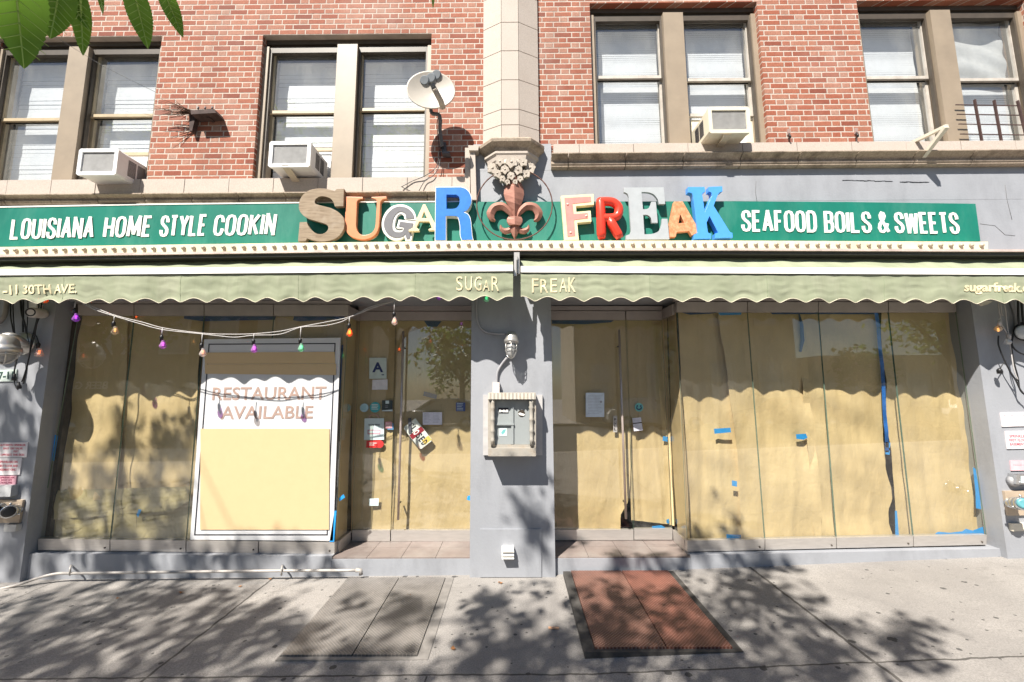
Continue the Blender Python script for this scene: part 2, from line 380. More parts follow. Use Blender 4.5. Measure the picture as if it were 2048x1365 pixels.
# pilaster of pale stone with joints
xl, xr = P(967, 150, 0.03).x, P(1076, 150, 0.03).x; fl, fr = P(1003, 150, -0.10).x, P(1037, 150, -0.10).x
zj = [P(1020, y, -0.10).z for y in (281, 250, 219, 160, 102, 45, -15, -75, -130, -190, -250)]
b = MB()
for z0, z1 in zip(zj, zj[1:]):
    e = 0.004
    for poly in ([(xl, 0.029), (xl, 0.0), (fl - 0.004, -0.10), (fl - 0.004, 0.029)], [(fl, 0.029), (fl, -0.10), (fr, -0.10), (fr, 0.029)], [(fr + 0.004, 0.029), (fr + 0.004, -0.10), (xr, 0.0), (xr, 0.029)]):
        b.hexa([(x, y, z0 + e) for x, y in poly], [(x, y, z1 - e) for x, y in poly])
b.m = 1
b.hexa([(x, y, zj[0]) for x, y in ((xl + 0.006, 0.028), (xl + 0.006, 0.006), (fl, -0.094), (fr, -0.094), (xr - 0.006, 0.006), (xr - 0.006, 0.028))], [(x, y, zj[-1]) for x, y in ((xl + 0.006, 0.028), (xl + 0.006, 0.006), (fl, -0.094), (fr, -0.094), (xr - 0.006, 0.006), (xr - 0.006, 0.028))])
b.build('stone_pilaster', [STONE, MORTAR], BLD)

# capital under the pilaster
def oct_ring(cx, w, d, z):                           # half octagon plan in front of the wall
    c = min(w * 0.42, d * 0.9)
    return [(cx - w, 0.02, z), (cx - w, -(d - c), z), (cx - w + c, -d, z), (cx + w - c, -d, z), (cx + w, -(d - c), z), (cx + w, 0.02, z)]
cx = P(1023, 300, 0).x
prof = [(281, .335, .20), (284, .345, .21), (289, .345, .205), (296, .30, .16), (303, .275, .15)]
prof2 = [(303, .285, .155), (307, .285, .155), (310, .262, .145), (318, .25, .14), (325, .20, .11), (330, .18, .10)]
for pr, mt, nm in ((prof, STONE_D, 'capital_cornice'), (prof2, STONE, 'capital_bowl')):
    b = MB(); rings = []
    for y, w, d in pr:
        z = P(1023, y, -0.15).z; st = len(b.v); b.v += [Vector(p) for p in oct_ring(cx, w, d, z)]; rings.append(range(st, st + 6))
    for r0, r1 in zip(rings, rings[1:]):
        for i in range(5): b.face((r0[i], r0[i+1], r1[i+1], r1[i]))
    b.face(list(rings[0])); b.face(list(rings[-1])[::-1]); b.build(nm, mt, BLD)
# carved foliage below the capital
b = MB(); random.seed(3)
core = [(0, 0.0), (0.02, 0.17), (0.08, 0.165), (0.14, 0.13), (0.2, 0.08), (0.25, 0.03)]
zc = P(1023, 329, -0.12).z
for i, (px, py, r) in enumerate([(985, 338, .062), (1000, 330, .05), (1023, 333, .066), (1046, 331, .05), (1060, 338, .062), (995, 351, .048), (1010, 346, .05), (1036, 347, .052), (1052, 351, .048), (1005, 362, .036), (1022, 358, .046), (1040, 362, .036), (1015, 369, .03), (1030, 369, .03)]):
    c = P(px, py, -0.10); c.y = -0.05 - 0.115 * (1 - ((px - 1023) / 50) ** 2) * (1 - 0.3 * (py - 330) / 40)
    for k in range(5):                               # petals of a rosette
        a = k * 2 * pi / 5 + i; u = Vector((cos(a), 0, sin(a))); tip = c + u * r + Vector((0, -0.012, 0)); mid = c + u * r * 0.55 + Vector((0, -0.034, 0))
        s_ = Vector((-sin(a), 0, cos(a))) * r * 0.62
        b.poly([c + Vector((0, -0.012, 0)), mid + s_, tip, mid], True); b.poly([c + Vector((0, -0.012, 0)), mid, tip, mid - s_], True)
        b.poly([mid + s_, tip + Vector((0, .03, 0)), tip], True); b.poly([mid - s_, tip, tip + Vector((0, .03, 0))], True)
    b.lathe(c + Vector((0, -0.03, 0)), (0, 1, 0), [(0, .001), (0.004, r * .2), (0.02, r * .28), (0.06, r * .8)], 8)
b.lathe(Vector((cx, -0.015, zc + 0.03)), (0, 0, -1), [(0, .16), (0.06, .15), (0.13, .115), (0.20, .065), (0.25, .02)], 14)
b.build('carved_foliage', M('carved_stone', (0.44, 0.39, 0.335), 0.8, var=0.15, scale=50, bump=0.4, bscale=90, dirt=0.6, dcol=(0.12, 0.09, 0.07), dscale=18), BLD)
# upright stone trim at the left of the capital
b = MB(); b.slab(rq(930, 296, 940, 400), -0.045, 0.05); b.slab([(940, 300), (950, 300), (953, 400), (942, 400)], -0.075, 0.09); b.slab([(936, 291), (958, 291), (956, 301), (938, 301)], -0.10, 0.12)
b.build('stone_trim', STONE, BLD)

# sill courses and mouldings
def course(name, x0, x1, step, z0, z1, y0, mt, ph=0.0):
    b = MB(); x = x0 - ph
    while x < x1:
        a, c = max(x, x0), min(x + step, x1); e = random.uniform(-0.002, 0.002)
        if c - a > 0.03: b.box(a + 0.003, c - 0.003, y0 + e, 0.029, z0, z1)
        x += step
    b.m = 1; b.box(x0 + 0.01, x1 - 0.01, y0 + 0.006, 0.028, z0 + 0.002, z1 - 0.002)
    b.build(name, [mt, MORTAR], BLD)
def mould(name, x0, x1, step, zt, zb, ph=0.0, d=0.105):
    h_ = zt - zb; pr = [(0.02, zt), (-d + .004, zt), (-d, zt - .004), (-d, zt - .013), (-d + .02, zt - .018), (-.062, zt - h_ * .36), (-.052, zt - h_ * .48), (-.055, zt - h_ * .55), (-.066, zt - h_ * .62), (-.066, zt - h_ * .76), (-.055, zt - h_ * .88), (-.058, zb + .008), (-.045, zb), (0.02, zb)]
    b = MB(); x = x0 - ph
    while x < x1:
        a, c = max(x, x0) + 0.004, min(x + step, x1) - 0.004
        if c - a > 0.03:
            b.m = 0; st = len(b.v); k = len(pr)
            for xx in (a, c): b.v += [Vector((xx, y, z)) for y, z in pr]
            for i in range(k):
                j = (i + 1) % k; b.face((st + i, st + k + i, st + k + j, st + j))
            b.face(range(st, st + k)); b.face(range(st + 2 * k - 1, st + k - 1, -1))
        x += step
    b.m = 1; b.box(x0 + 0.01, x1 - 0.01, -0.045, 0.0, zb + 0.014, zt - 0.012)
    b.build(name, [STONE_D, MORTAR], BLD)
course('sill_course', -9, -0.50, 0.47, 3.79, 3.978, -0.03, STONE, 0.1)
course('sill_course', 0.43, 9, 0.575, 4.19, 4.338, -0.03, STONE, 0.3)
mould('ledge_moulding', -9, -0.47, 0.49, 3.787, 3.70, 0.22)
mould('ledge_moulding', 0.40, 9, 0.60, 4.187, 4.06, 0.42, 0.12)

# upper windows
BLIND = M('blind_slat', (0.82, 0.84, 0.86), 0.5, var=0.04, bump=0)
SASHW = M('worn_white_sash', (0.50, 0.46, 0.41), 0.6, var=0.15, scale=9, bump=0.1, dirt=0.5, dcol=(0.25, 0.20, 0.15), dscale=6)
SASHT = M('tan_sash', (0.47, 0.38, 0.25), 0.45, var=0.1, bump=0.05)
def window(key, mt, slat, low, label=None):
    X0, X1, Z0, Z1 = WX[key]; xm = (X0 + X1) / 2; f = MB()
    f.box(X0, X1, 0.10, 0.26, Z1 - 0.05, Z1).box(X0, X1, 0.125, 0.26, Z1 - 0.10, Z1 - 0.051)
    w = f.build('window', BRONZE, BLD)
    for ja, jb in ((X0, X0 + 0.05), (X1 - 0.05, X1)): MB().box(ja, jb, 0.075, 0.26, Z0, Z1 - 0.101).build('jamb', TAN, w)
    MB().box(X0 + .051, X1 - .051, 0.032, 0.26, Z0, Z0 + 0.03).build('window_sill', TAN, w)
    q = MB(); q.box(xm - 0.112, xm + 0.112, 0.05, 0.26, Z0 + 0.031, Z1 - 0.101); q.build('mullion', TAN, w)
    zt = Z1 - 0.101
    for (a, c), (zm, zlow) in zip(((X0 + 0.051, xm - 0.113), (xm + 0.113, X1 - 0.051)), low):
        s = MB(); S = 0.032
        for y0, y1, z0, z1 in ((0.135, 0.165, zm - 0.02, zt), (0.17, 0.20, zlow, zm + 0.015)):
            s.box(a, a + S, y0, y1, z0, z1).box(c - S, c, y0, y1, z0, z1).box(a + S, c - S, y0, y1, z1 - S, z1).box(a + S, c - S, y0, y1, z0, z0 + 0.034)
        # channels of the sliding sash beside the lower pane
        s.build('sash', mt, w)
        for ca, cb in ((a, a + 0.022), (c - 0.022, c)): MB().box(ca, cb, 0.095, 0.134, Z0 + .031, zt).build('channel', BRONZE, w)
        MB().box(a + .023, c - .023, 0.095, 0.134, zt - 0.06, zt).build('head_channel', BRONZE, w)
        MB().box(a + S, c - S, 0.166, 0.1695, zm - 0.036, zm - 0.012).build('meeting_gap', BLACK, w)
        for y, z0, z1 in ((0.15, zm + 0.014, zt - S), (0.185, zlow + 0.034, zm - 0.017)):
            g = MB(); g.poly([(a + S, y, z0), (c - S, y, z0), (c - S, y, z1), (a + S, y, z1)]); g.build('pane', GLASS_W, w)
        # slatted blind
        bl = MB(); z = Z0 + 0.04; ph = slat
        while z < zt - 0.01:
            z2 = min(z + ph * 0.995, zt - 0.005); sg = 0.004 * sin(z * 9)
            yy = 0.272 + 0.003 * sin(z * 23) ; tl_ = 0.0022 * sin(z * 41 + xm); bl.poly([(a + 0.012, yy - ph * .014, z + tl_), (c - 0.012, yy - ph * .014, z - tl_), (c - 0.012, yy + ph * .014, z2 - tl_), (a + 0.012, yy + ph * .014, z2 + tl_)]); z += ph
        bl.build('blind', BLIND, w)
    return w
zz = lambda x, y, Y=0.18: P(x, y, Y).z
window('a', SASHT, 0.05, ((zz(80, 244), 4.012), (zz(250, 236), zz(250, 312))))
window('b', SASHT, 0.05, ((zz(600, 229), zz(600, 303)), (zz(790, 224), 4.012)))
window('c', SASHW, 0.024, ((zz(1260, 160), 4.372), (zz(1440, 165), zz(1440, 234))))
wd = window('d', SASHW, 0.024, ((zz(1790, 161), 4.372), (zz(1960, 165), 4.372)))
# sheet of clouded plastic hung in the last window
q0 = WX['d']; xa, xb = (q0[0] + q0[1]) / 2 + 0.15, q0[1] - 0.09
b = MB(); zA, zB = zz(1960, 160), q0[3] - 0.12
b.grid(lambda u, v: (xa + (xb - xa) * u, 0.215 + 0.02 * sin(9 * u + 7 * (v - u * u)) * (0.3 + u * (1 - u) * 2) + 0.012 * sin(17 * v + 6 * u * u), zA + (zB - zA) * v), 26, 22)
b.build('plastic_sheet', M('clouded_plastic', (0.62, 0.62, 0.60), 0.35, var=0.1, bump=0.1), wd)

# piers, plinth, door steps of the shop level
b = MB(); b.box(-9, -4.685, 0.0, 0.30, -0.3, 2.699); b.build('pier', GREY, BLD)
b = MB(); b.box(4.632, 9, 0.0, 0.30, -0.1, 2.699); b.build('pier', GREY, BLD)
b = MB(); b.box(-0.428, 0.380, 0.0, 0.70, -0.1, 2.699); b.build('pier', GREY, BLD)
b = MB(); b.slab(rq(960, 1059, 1083, 1155), -0.012, 0.02); b.build('access_panel', GREY, BLD)
b = MB(); b.hexa([(-4.684, 0.05, -0.2), (-1.76, 0.05, -0.2), (-1.76, 0.05, 0.172), (-4.684, 0.05, 0.205)], [(-4.684, 0.3, -0.2), (-1.76, 0.3, -0.2), (-1.76, 0.3, 0.172), (-4.684, 0.3, 0.205)]); b.build('plinth', GREY, BLD)
b = MB(); b.hexa([(1.68, 0.05, -0.2), (4.631, 0.05, -0.2), (4.631, 0.05, 0.222), (1.68, 0.05, 0.172)], [(1.68, 0.3, -0.2), (4.631, 0.3, -0.2), (4.631, 0.3, 0.222), (1.68, 0.3, 0.172)]); b.build('plinth', GREY, BLD)
TILE = M('reddish_tile', (0.215, 0.175, 0.16), 0.45, var=0.2, scale=4, bump=0.05, dirt=0.5, dcol=(0.32, 0.30, 0.28), dscale=2.5)
for x0, x1 in ((-1.758, -0.43), (0.382, 1.678)):
    b = MB(); b.box(x0, x1, 0.05, 0.95, -0.2, 0.145); st = b.build('doorstep', GREY, BLD)
    b = MB(); k = 4
    for i in range(k):
        for y0, y1 in ((0.058, 0.30), (0.303, 0.55)): b.box(x0 + (x1 - x0) * i / k + 0.002, x0 + (x1 - x0) * (i + 1) / k - 0.002, y0, y1, 0.146, 0.158)
    b.build('floor_tile', TILE, st)
MB().box(-9, 9, 0.30, 0.95, 0.0, 0.14).build('shop_floor', DARK, BLD)

# ================================================================== SHOP FRONTS
def kraft(nm, a, c, crease):
    t = NT(nm); col = t.mix(t.ramp(t.noise(1.6, 5, 0.6), 0.3, 0.7), a, c); col = t.mix(t.math('MULTIPLY', t.ramp(t.noise(3.5, 5, 0.7, t.scaled(1, 1, 0.5)), 0.5, 0.78), 0.35), col, tuple(q * .68 for q in a))
    vv = t.new('ShaderNodeVectorMath', operation='ADD'); t.put(vv.inputs[0], t.scaled(1, 1, 0.6)); nn_ = t.new('ShaderNodeTexNoise'); t.put(nn_.inputs['Vector'], t.pos()); nn_.inputs['Scale'].default_value = 2.5; t.put(vv.inputs[1], nn_.outputs['Color'])
    cr = t.ramp(t.voro(3.2, vv.outputs[0], 'DISTANCE_TO_EDGE'), 0.0, 0.10); cr2 = t.ramp(t.voro(8.0, vv.outputs[0], 'DISTANCE_TO_EDGE'), 0.0, 0.14)
    h = t.math('ADD', t.math('MULTIPLY', cr, crease), t.math('ADD', t.math('MULTIPLY', cr2, crease * .4), t.math('MULTIPLY', t.noise(3.2, 5, 0.55, t.scaled(1.6, 1, 0.6)), 2.2)))
    t.base(col); t.setp(Roughness=0.62); t.bump(h, 0.55, 0.02); return t.m
PAPER = kraft('kraft_paper', (0.60, 0.45, 0.255), (0.69, 0.535, 0.32), 0.06)
PAPER_G = kraft('kraft_paper_dull', (0.44, 0.37, 0.21), (0.52, 0.44, 0.26), 0.22)
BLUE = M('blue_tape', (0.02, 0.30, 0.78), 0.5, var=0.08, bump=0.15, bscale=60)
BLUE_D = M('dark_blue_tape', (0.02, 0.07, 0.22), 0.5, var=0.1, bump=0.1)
BLACKM = M('black_void', (0.004, 0.004, 0.004), 0.9, bump=0)
def pane(name, q, Y, parent):
    b = MB(); pts = [P(x, y, Y) for x, y in reversed(q)]; b.poly(pts)
    b.m = 1
    for i in (1, 3):                                 # polished edges of the glass at the butt joints
        a, c = pts[i], pts[(i + 1) % 4]; d = Vector((0, 0.011, 0)); b.poly([a, c, c + d, a + d])
    return b.build(name, [GLASS, GEDGE], parent)

def shopfront(label, xt, xb, yt, yb, rail_t, rail_b, door_fixed, door, header, side_x, hx, door_rails):
    base = P(xb[0], 1100, 0.13); base.x = (P(xb[0], 1100, .13).x + P(xb[-1], 1100, .13).x) / 2; base.z = 0.17
    T = thing('shop_front', base, label, 'shop front')
    lerp = lambda a, c, u: a + (c - a) * u
    n = len(xt) - 1
    for i in range(n):
        u0, u1 = (xt[i] - xt[0]) / (xt[-1] - xt[0]), (xt[i+1] - xt[0]) / (xt[-1] - xt[0])
        pane('window_pane', [(xt[i] + 0.7, lerp(*yt, u0) - 1), (xt[i+1] - 0.7, lerp(*yt, u1) - 1), (xb[i+1] - 0.7, lerp(*yb, u1) + 1), (xb[i] + 0.7, lerp(*yb, u0) + 1)], 0.13, T)
        g = 0.8
        MB().slab([(xt[i] + g, lerp(rail_t[0], rail_t[1], u0)), (xt[i+1] - g, lerp(rail_t[0], rail_t[1], u1)), (xt[i+1] - g, lerp(*yt, u1)), (xt[i] + g, lerp(*yt, u0))], 0.105, 0.06).build('top_rail', METAL_P, T)
        r = MB().slab([(xb[i] + g, lerp(*yb, u0)), (xb[i+1] - g, lerp(*yb, u1)), (xb[i+1] - g - 0.4, lerp(*rail_b, u1)), (xb[i] + g, lerp(*rail_b, u0))], 0.105, 0.06).build('bottom_rail', METAL, T)
        cx_ = lerp(xb[i], xb[i+1], 0.93); cy_ = lerp(lerp(*rail_b, u1), lerp(*yb, u1), 0.3)
        MB().lathe(P(cx_, cy_, 0.105), (0, -1, 0), [(0, .008), (0.006, .008), (0.008, .005)], 10).build('lock', BRONZE, r)
    MB().slab([(xt[0] - 4, rail_t[0] - 8), (xt[-1] + 4, rail_t[1] - 8), (xt[-1] + 4, rail_t[1] - 1.6), (xt[0] - 4, rail_t[0] - 1.6)], 0.11, 0.05).build('head_strip', METAL_P, T)
    # glazed return between the display window and the door
    X = side_x; b = MB(); b.poly([(X, 0.142, 0.27), (X, 0.458, 0.27), (X, 0.458, 2.53), (X, 0.142, 2.53)]); b.build('side_pane', GLASS, T)
    MB().box(X - 0.014, X + 0.014, 0.168, 0.455, 0.160, 0.272).build('bottom_rail', METAL, T)
    MB().box(X - 0.014, X + 0.014, 0.168, 0.455, 2.53, 2.64).build('top_rail', METAL_P, T)
    # door wall
    for q in header: MB().slab(q, 0.455, 0.06).build('header', METAL_P, T)
    pane('fixed_pane', door_fixed, 0.475, T)
    MB().slab(door_rails[0], 0.46, 0.05).build('bottom_rail', METAL, T)
    d = pane('door', door, 0.475, T)
    MB().slab(door_rails[1], 0.46, 0.05).build('door_rail', METAL, d)
    # long pull handle with its two stand-offs
    (hx0, hy0), (hx1, hy1) = hx; a, c = P(hx0, hy0, 0.39), P(hx1, hy1, 0.39); c.x = a.x = (a.x + c.x) / 2
    h = MB().tube([a, c], 0.0125, 12); h.build('pull_handle', M('steel_bar', (0.55, 0.47, 0.44), 0.3, 0.5, bump=0), d)
    for f in (0.09, 0.92):
        p = a.lerp(c, f); MB().tube([p, p + Vector((0, 0.083, 0))], 0.009, 8).build('stand_off', BLACK, d)
    return T
SFL = shopfront('left shop front with frameless glass and a recessed glass door left of the central pier',
    [155, 268, 408, 547, 697], [75, 220, 372, 517, 670], (630.5, 632), (1078, 1086), (609, 609.5), (1101, 1108.5),
    [(719, 641), (791, 641), (781, 1062), (704, 1062)], [(792.5, 641), (942, 641), (940, 1062), (782.5, 1062)],
    [rq(717, 612.5, 943, 622), rq(717, 623.5, 943, 641)], -1.752, ((806, 663), (797, 1040)),
    [rq(704, 1061, 780, 1083), rq(782, 1061, 941, 1083)])
SFR = shopfront('right shop front with frameless glass and a recessed glass door right of the central pier',
    [1353, 1495, 1637, 1777, 1913], [1374, 1530, 1673, 1827, 1974], (624, 624), (1082, 1070), (604, 605), (1104, 1090),
    [(1252.5, 640), (1324, 640), (1344, 1058), (1268, 1058)], [(1103, 640), (1251, 640), (1266.5, 1060), (1109, 1060)],
    [rq(1102, 612.5, 1325, 621), rq(1102, 622.5, 1250.5, 640), rq(1252.5, 622.5, 1325, 640)], 1.688, ((1241, 660), (1249, 1038)),
    [rq(1268.5, 1058, 1345, 1080), rq(1109, 1060, 1267, 1081)])

# --- kraft paper behind the glass
def sheet(label, q, Y, amp=0.012, seed=0, mat=None, freq=2.2, group='kraft paper sheets behind the glass', edge_l=None, edge_r=None, nu=30, nv=48, curl=1.0):
    """paper between two pixel edges (lists of (x, y) from top to bottom)"""
    L = edge_l or [q[0], q[3]]; R_ = edge_r or [q[1], q[2]]
    def along(E, t):
        ys = [e[1] for e in E]; y = ys[0] + (ys[-1] - ys[0]) * t
        for (xa, ya), (xb, yb) in zip(E, E[1:]):
            if y <= yb + 1e-6: return xa + (xb - xa) * (y - ya) / (yb - ya), y
        return E[-1]
    def fn(u, v):
        a, c = along(L, v), along(R_, v); p = P(a[0] + (c[0] - a[0]) * u, a[1] + (c[1] - a[1]) * u, Y)
        nz = mnoise.noise(Vector((p.x * freq + seed * 7.3, seed * 3.1, p.z * freq * 0.55))) + 0.45 * mnoise.noise(Vector((p.x * freq * 3.1, seed, p.z * freq * 1.9)))
        fold_ = mnoise.noise(Vector((p.x * 1.1 + seed * 2.7, p.z * 3.3 + p.x * 1.4, seed * 5.1)))
        curl_ = -0.045 * max(0.0, (u - 0.82) / 0.18) ** 2 * (0.5 + 0.9 * mnoise.noise(Vector((seed * 1.7, p.z * 1.5, 2.0)))) - 0.03 * max(0.0, (0.12 - u) / 0.12) ** 2 * max(0.0, mnoise.noise(Vector((seed * 4.7, p.z * 1.8, 6.0))))
        ridge_ = 0.010 * math.exp(-((u - 0.35 - 0.1 * sin(seed + p.z)) / 0.05) ** 2) - 0.008 * math.exp(-((u - 0.66 - 0.08 * sin(seed * 2 + 2 * p.z)) / 0.04) ** 2)
        off = max(-0.05, min(0.05, 1.25 * amp * nz + 1.9 * amp * fold_)) + (curl_ * curl + ridge_) * min(1.0, amp / 0.012)
        if Y < 0.3: off = max(off, 0.146 - Y)
        return p + Vector((0, off, 0))
    return MB().grid(fn, nu, nv).build('paper_sheet', mat or PAPER, None, label=label, cat='paper', group=group)
sheet('kraft paper sheet behind the leftmost glass, beside the dark brick gap', [(147, 630), (264, 630), (237, 1000), (112, 1000)], 0.215, 0.012, 1)
sheet('kraft paper sheet in the second glass panel, left of the white poster', [(255, 630), (410, 630), (388, 1004), (228, 1004)], 0.225, 0.014, 2)
sheet('crumpled sagging strip of kraft paper near the bottom of the leftmost glass', None, 0.19, 0.02, 3, PAPER_G, 5.0, edge_l=[(109, 982), (104, 1012), (102, 1040)], edge_r=[(386, 972), (384, 1000), (352, 1020)], nu=44, nv=14)
sheet('low kraft paper piece at the bottom of the leftmost glass', [(102, 1022), (278, 1014), (276, 1084), (98, 1080)], 0.215, 0.014, 4, PAPER_G, 4.0)
sheet('low dull paper piece beside the bottom left corner of the poster', [(277, 1006), (392, 1000), (384, 1086), (276, 1085)], 0.21, 0.008, 5, PAPER_G)
sheet('kraft paper sheet behind the restaurant available poster', [(404, 630), (692, 632), (668, 1088), (376, 1086)], 0.235, 0.012, 6)
b = MB(); b.grid(lambda u, v: (-1.785 + 0.008 * sin(5 * v + 3 * u), 0.16 + 0.29 * u, 0.20 + 2.36 * v), 6, 30)
b.build('paper_sheet', PAPER, label='kraft paper lining the glass return beside the left door', cat='paper', group='kraft paper sheets behind the glass')
b = MB(); b.grid(lambda u, v: (1.722 + 0.012 * sin(5 * v + 3 * u), 0.16 + 0.29 * u, 0.20 + 2.36 * v), 6, 30)
b.build('paper_sheet', PAPER, label='kraft paper lining the glass return beside the right door', cat='paper', group='kraft paper sheets behind the glass')
sheet('kraft paper covering the narrow fixed pane left of the left door', [(706, 636), (792, 636), (782, 1066), (702, 1066)], 0.505, 0.006, 7)
sheet('kraft paper covering the left door', [(789, 636), (944, 636), (942, 1066), (779, 1066)], 0.515, 0.008, 8)
sheet('kraft paper covering the right door with a pull plate', None, 0.51, 0.008, 9, edge_l=[(1100, 636), (1107, 1064)], edge_r=[(1254, 636), (1262, 880), (1258, 1000), (1240, 1030), (1240, 1064)])
sheet('kraft paper behind the narrow pane right of the right door, with a black gap below', None, 0.52, 0.012, 10, edge_l=[(1248, 636), (1262, 1040)], edge_r=[(1332, 636), (1346, 1050)])
sheet('kraft paper sheet just right of the right door', None, 0.235, 0.014, 11, edge_l=[(1356, 622), (1378, 1086)], edge_r=[(1446, 622), (1470, 800), (1490, 960), (1494, 1086)])
sheet('kraft paper sheet with a blue tape patch, second in the right display', None, 0.19, 0.016, 12, edge_l=[(1434, 622), (1460, 800), (1479, 960), (1483, 1086)], edge_r=[(1604, 622), (1622, 840), (1636, 1000), (1640, 1086)])
sheet('kraft paper sheet left of the black gap, third in the right display', None, 0.19, 0.024, 13, edge_l=[(1593, 622), (1608, 840), (1621, 1000), (1627, 1086)], edge_r=[(1752, 622), (1767, 800), (1770, 895), (1771, 935), (1784, 974), (1786, 1000), (1778, 1022), (1780, 1048), (1791, 1084)], freq=1.6, curl=0.0, nv=64)
sheet('kraft paper sheet right of the black gap, last in the right display', None, 0.22, 0.016, 14, edge_l=[(1762, 622), (1779, 870), (1783, 900), (1788, 935), (1788, 985), (1792, 1020), (1794, 1050), (1799, 1084)], edge_r=[(1910, 622), (1930, 800), (1962, 1076)], freq=1.6, curl=0.0, nv=64)
# old brick side wall, coloured near-black, seen in the gap at the far left of the display
MB().box(-4.684, -4.645, 0.165, 0.62, 0.2, 2.68).build('brick_reveal', M('dark_brick', (0.05, 0.04, 0.032), 0.9, var=0.4, scale=9, bump=0.5, bscale=14), BLD)

# --- blue masking tape
def tape(label, q, Y, mat=BLUE): MB().slab(q, Y, 0.001).build('tape_strip', mat, label=label, cat='tape', group='blue masking tape pieces')
tape('blue tape strip upright in the dark gap at the far left of the glass', [(106, 869), (116, 872), (108, 922), (101, 922)], 0.14)
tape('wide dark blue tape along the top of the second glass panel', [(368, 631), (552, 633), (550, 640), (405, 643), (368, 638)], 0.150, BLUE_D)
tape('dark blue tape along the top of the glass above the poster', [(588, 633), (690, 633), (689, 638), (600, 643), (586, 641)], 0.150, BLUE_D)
tape('long thin blue tape at the lower right edge of the poster', [(669, 1022), (673, 1022), (668, 1084), (659, 1084)], 0.112)
tape('dark blue tape down the upper right edge of the poster', [(683, 690), (687, 690), (681, 780), (678, 780)], 0.15, BLUE_D)
tape('small blue tape scrap low in the second glass panel', [(277, 1019), (283, 1020), (276, 1036), (273, 1030)], 0.16)
tape('slanted blue tape tab right of the poster', [(687, 989), (690, 995), (679, 1003), (677, 998)], 0.16)
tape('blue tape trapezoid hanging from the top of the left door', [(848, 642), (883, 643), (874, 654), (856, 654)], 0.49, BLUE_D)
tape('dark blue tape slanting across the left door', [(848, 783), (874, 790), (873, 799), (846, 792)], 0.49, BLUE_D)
tape('little blue tape dab at the right edge of the left door', [(935, 993), (940, 991), (940, 1002), (934, 1000)], 0.465)
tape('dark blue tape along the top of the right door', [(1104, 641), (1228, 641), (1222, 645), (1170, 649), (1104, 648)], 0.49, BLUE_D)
tape('little square of blue tape on the pane right of the right door', [(1326, 873), (1336, 874), (1335, 884), (1325, 882)], 0.49)
tape('blue tape dab low beside the return of the right door', [(1333, 1040), (1338, 1038), (1338, 1048), (1333, 1046)], 0.49)
tape('blue tape lying in the black gap below the right narrow pane', [(1304, 1053), (1322, 1051), (1331, 1055), (1326, 1057), (1304, 1057)], 0.485)
tape('blue tape on the top edge of the sheet right of the right door', [(1362, 625), (1440, 625), (1420, 628), (1380, 630)], 0.15, BLUE_D)
tape('bright blue tape at the top between the first two right sheets', [(1436, 625), (1484, 624), (1482, 630), (1440, 631)], 0.15)
tape('bright blue rectangle of tape on the second right sheet', [(1428, 858), (1461, 856), (1462, 865), (1429, 868)], 0.15)
tape('blue tape patch on the third right sheet', [(1592, 869), (1612, 868), (1615, 876), (1607, 880), (1593, 878)], 0.15)
tape('small blue tape dab between the first two right sheets', [(1464, 961), (1474, 963), (1474, 974), (1464, 972)], 0.15)
tape('blue tape at the foot of the second right sheet', [(1453, 1069), (1482, 1070), (1482, 1079), (1453, 1080)], 0.15)
tape('dark blue tape along the top of the middle right glass', [(1540, 625), (1750, 625), (1748, 629), (1545, 629)], 0.15, BLUE_D)
MB().tube([P(x, y, 0.155) for x, y in ((1598, 628), (1603, 650), (1605, 680), (1601, 704))], [0.010, .02, .022, .012], 4).build('tape_strip', BLUE_D, label='dark blue tape curling down between the second and third right sheets', cat='tape', group='blue masking tape pieces')
b = MB(); pts = [(1752, 626), (1756, 650), (1759, 690), (1764, 730), (1767, 780), (1769, 830), (1773, 865), (1774, 905)]
for (xa, ya), (xb, yb) in zip(pts, pts[1:]): b.slab([(xa - 3.5, ya), (xa + 4, ya), (xb + 4, yb), (xb - 3.5, yb)], 0.15, 0.001)
b.build('tape_strip', M('mid_blue_tape', (0.01, 0.13, 0.50), 0.4, var=0.5, scale=9, bump=0.2), label='long blue tape hanging from the top down to the black gap on the right', cat='tape', group='blue masking tape pieces')
tape('small ragged blue tape bridging the black gap on the right', [(1771, 884), (1781, 886), (1780, 896), (1771, 895)], 0.15)
tape('blue tape tab in the middle of the black gap on the right', [(1771, 901), (1780, 902), (1779, 910), (1771, 909)], 0.15)
tape('upright blue tape at the foot of the black gap on the right', [(1790, 1022), (1794, 1022), (1798, 1072), (1791, 1073)], 0.15)
tape('blue tape strip at the lower right end of the right display', [(1946, 935), (1951, 938), (1960, 985), (1962, 1019), (1952, 1017), (1951, 985)], 0.15)
b = MB(); b.slab([(1868, 1070), (1876, 1064), (1900, 1066), (1898, 1071)], 0.15, 0.001); b.slab([(1900, 1066), (1925, 1063), (1932, 1058), (1946, 1062), (1944, 1067), (1899, 1070)], 0.149, 0.001); b.slab([(1944, 1062), (1966, 1054), (1968, 1068), (1942, 1067)], 0.148, 0.001)
b.build('tape_strip', BLUE, label='crumpled blue tape along the bottom right corner of the right display', cat='tape', group='blue masking tape pieces')

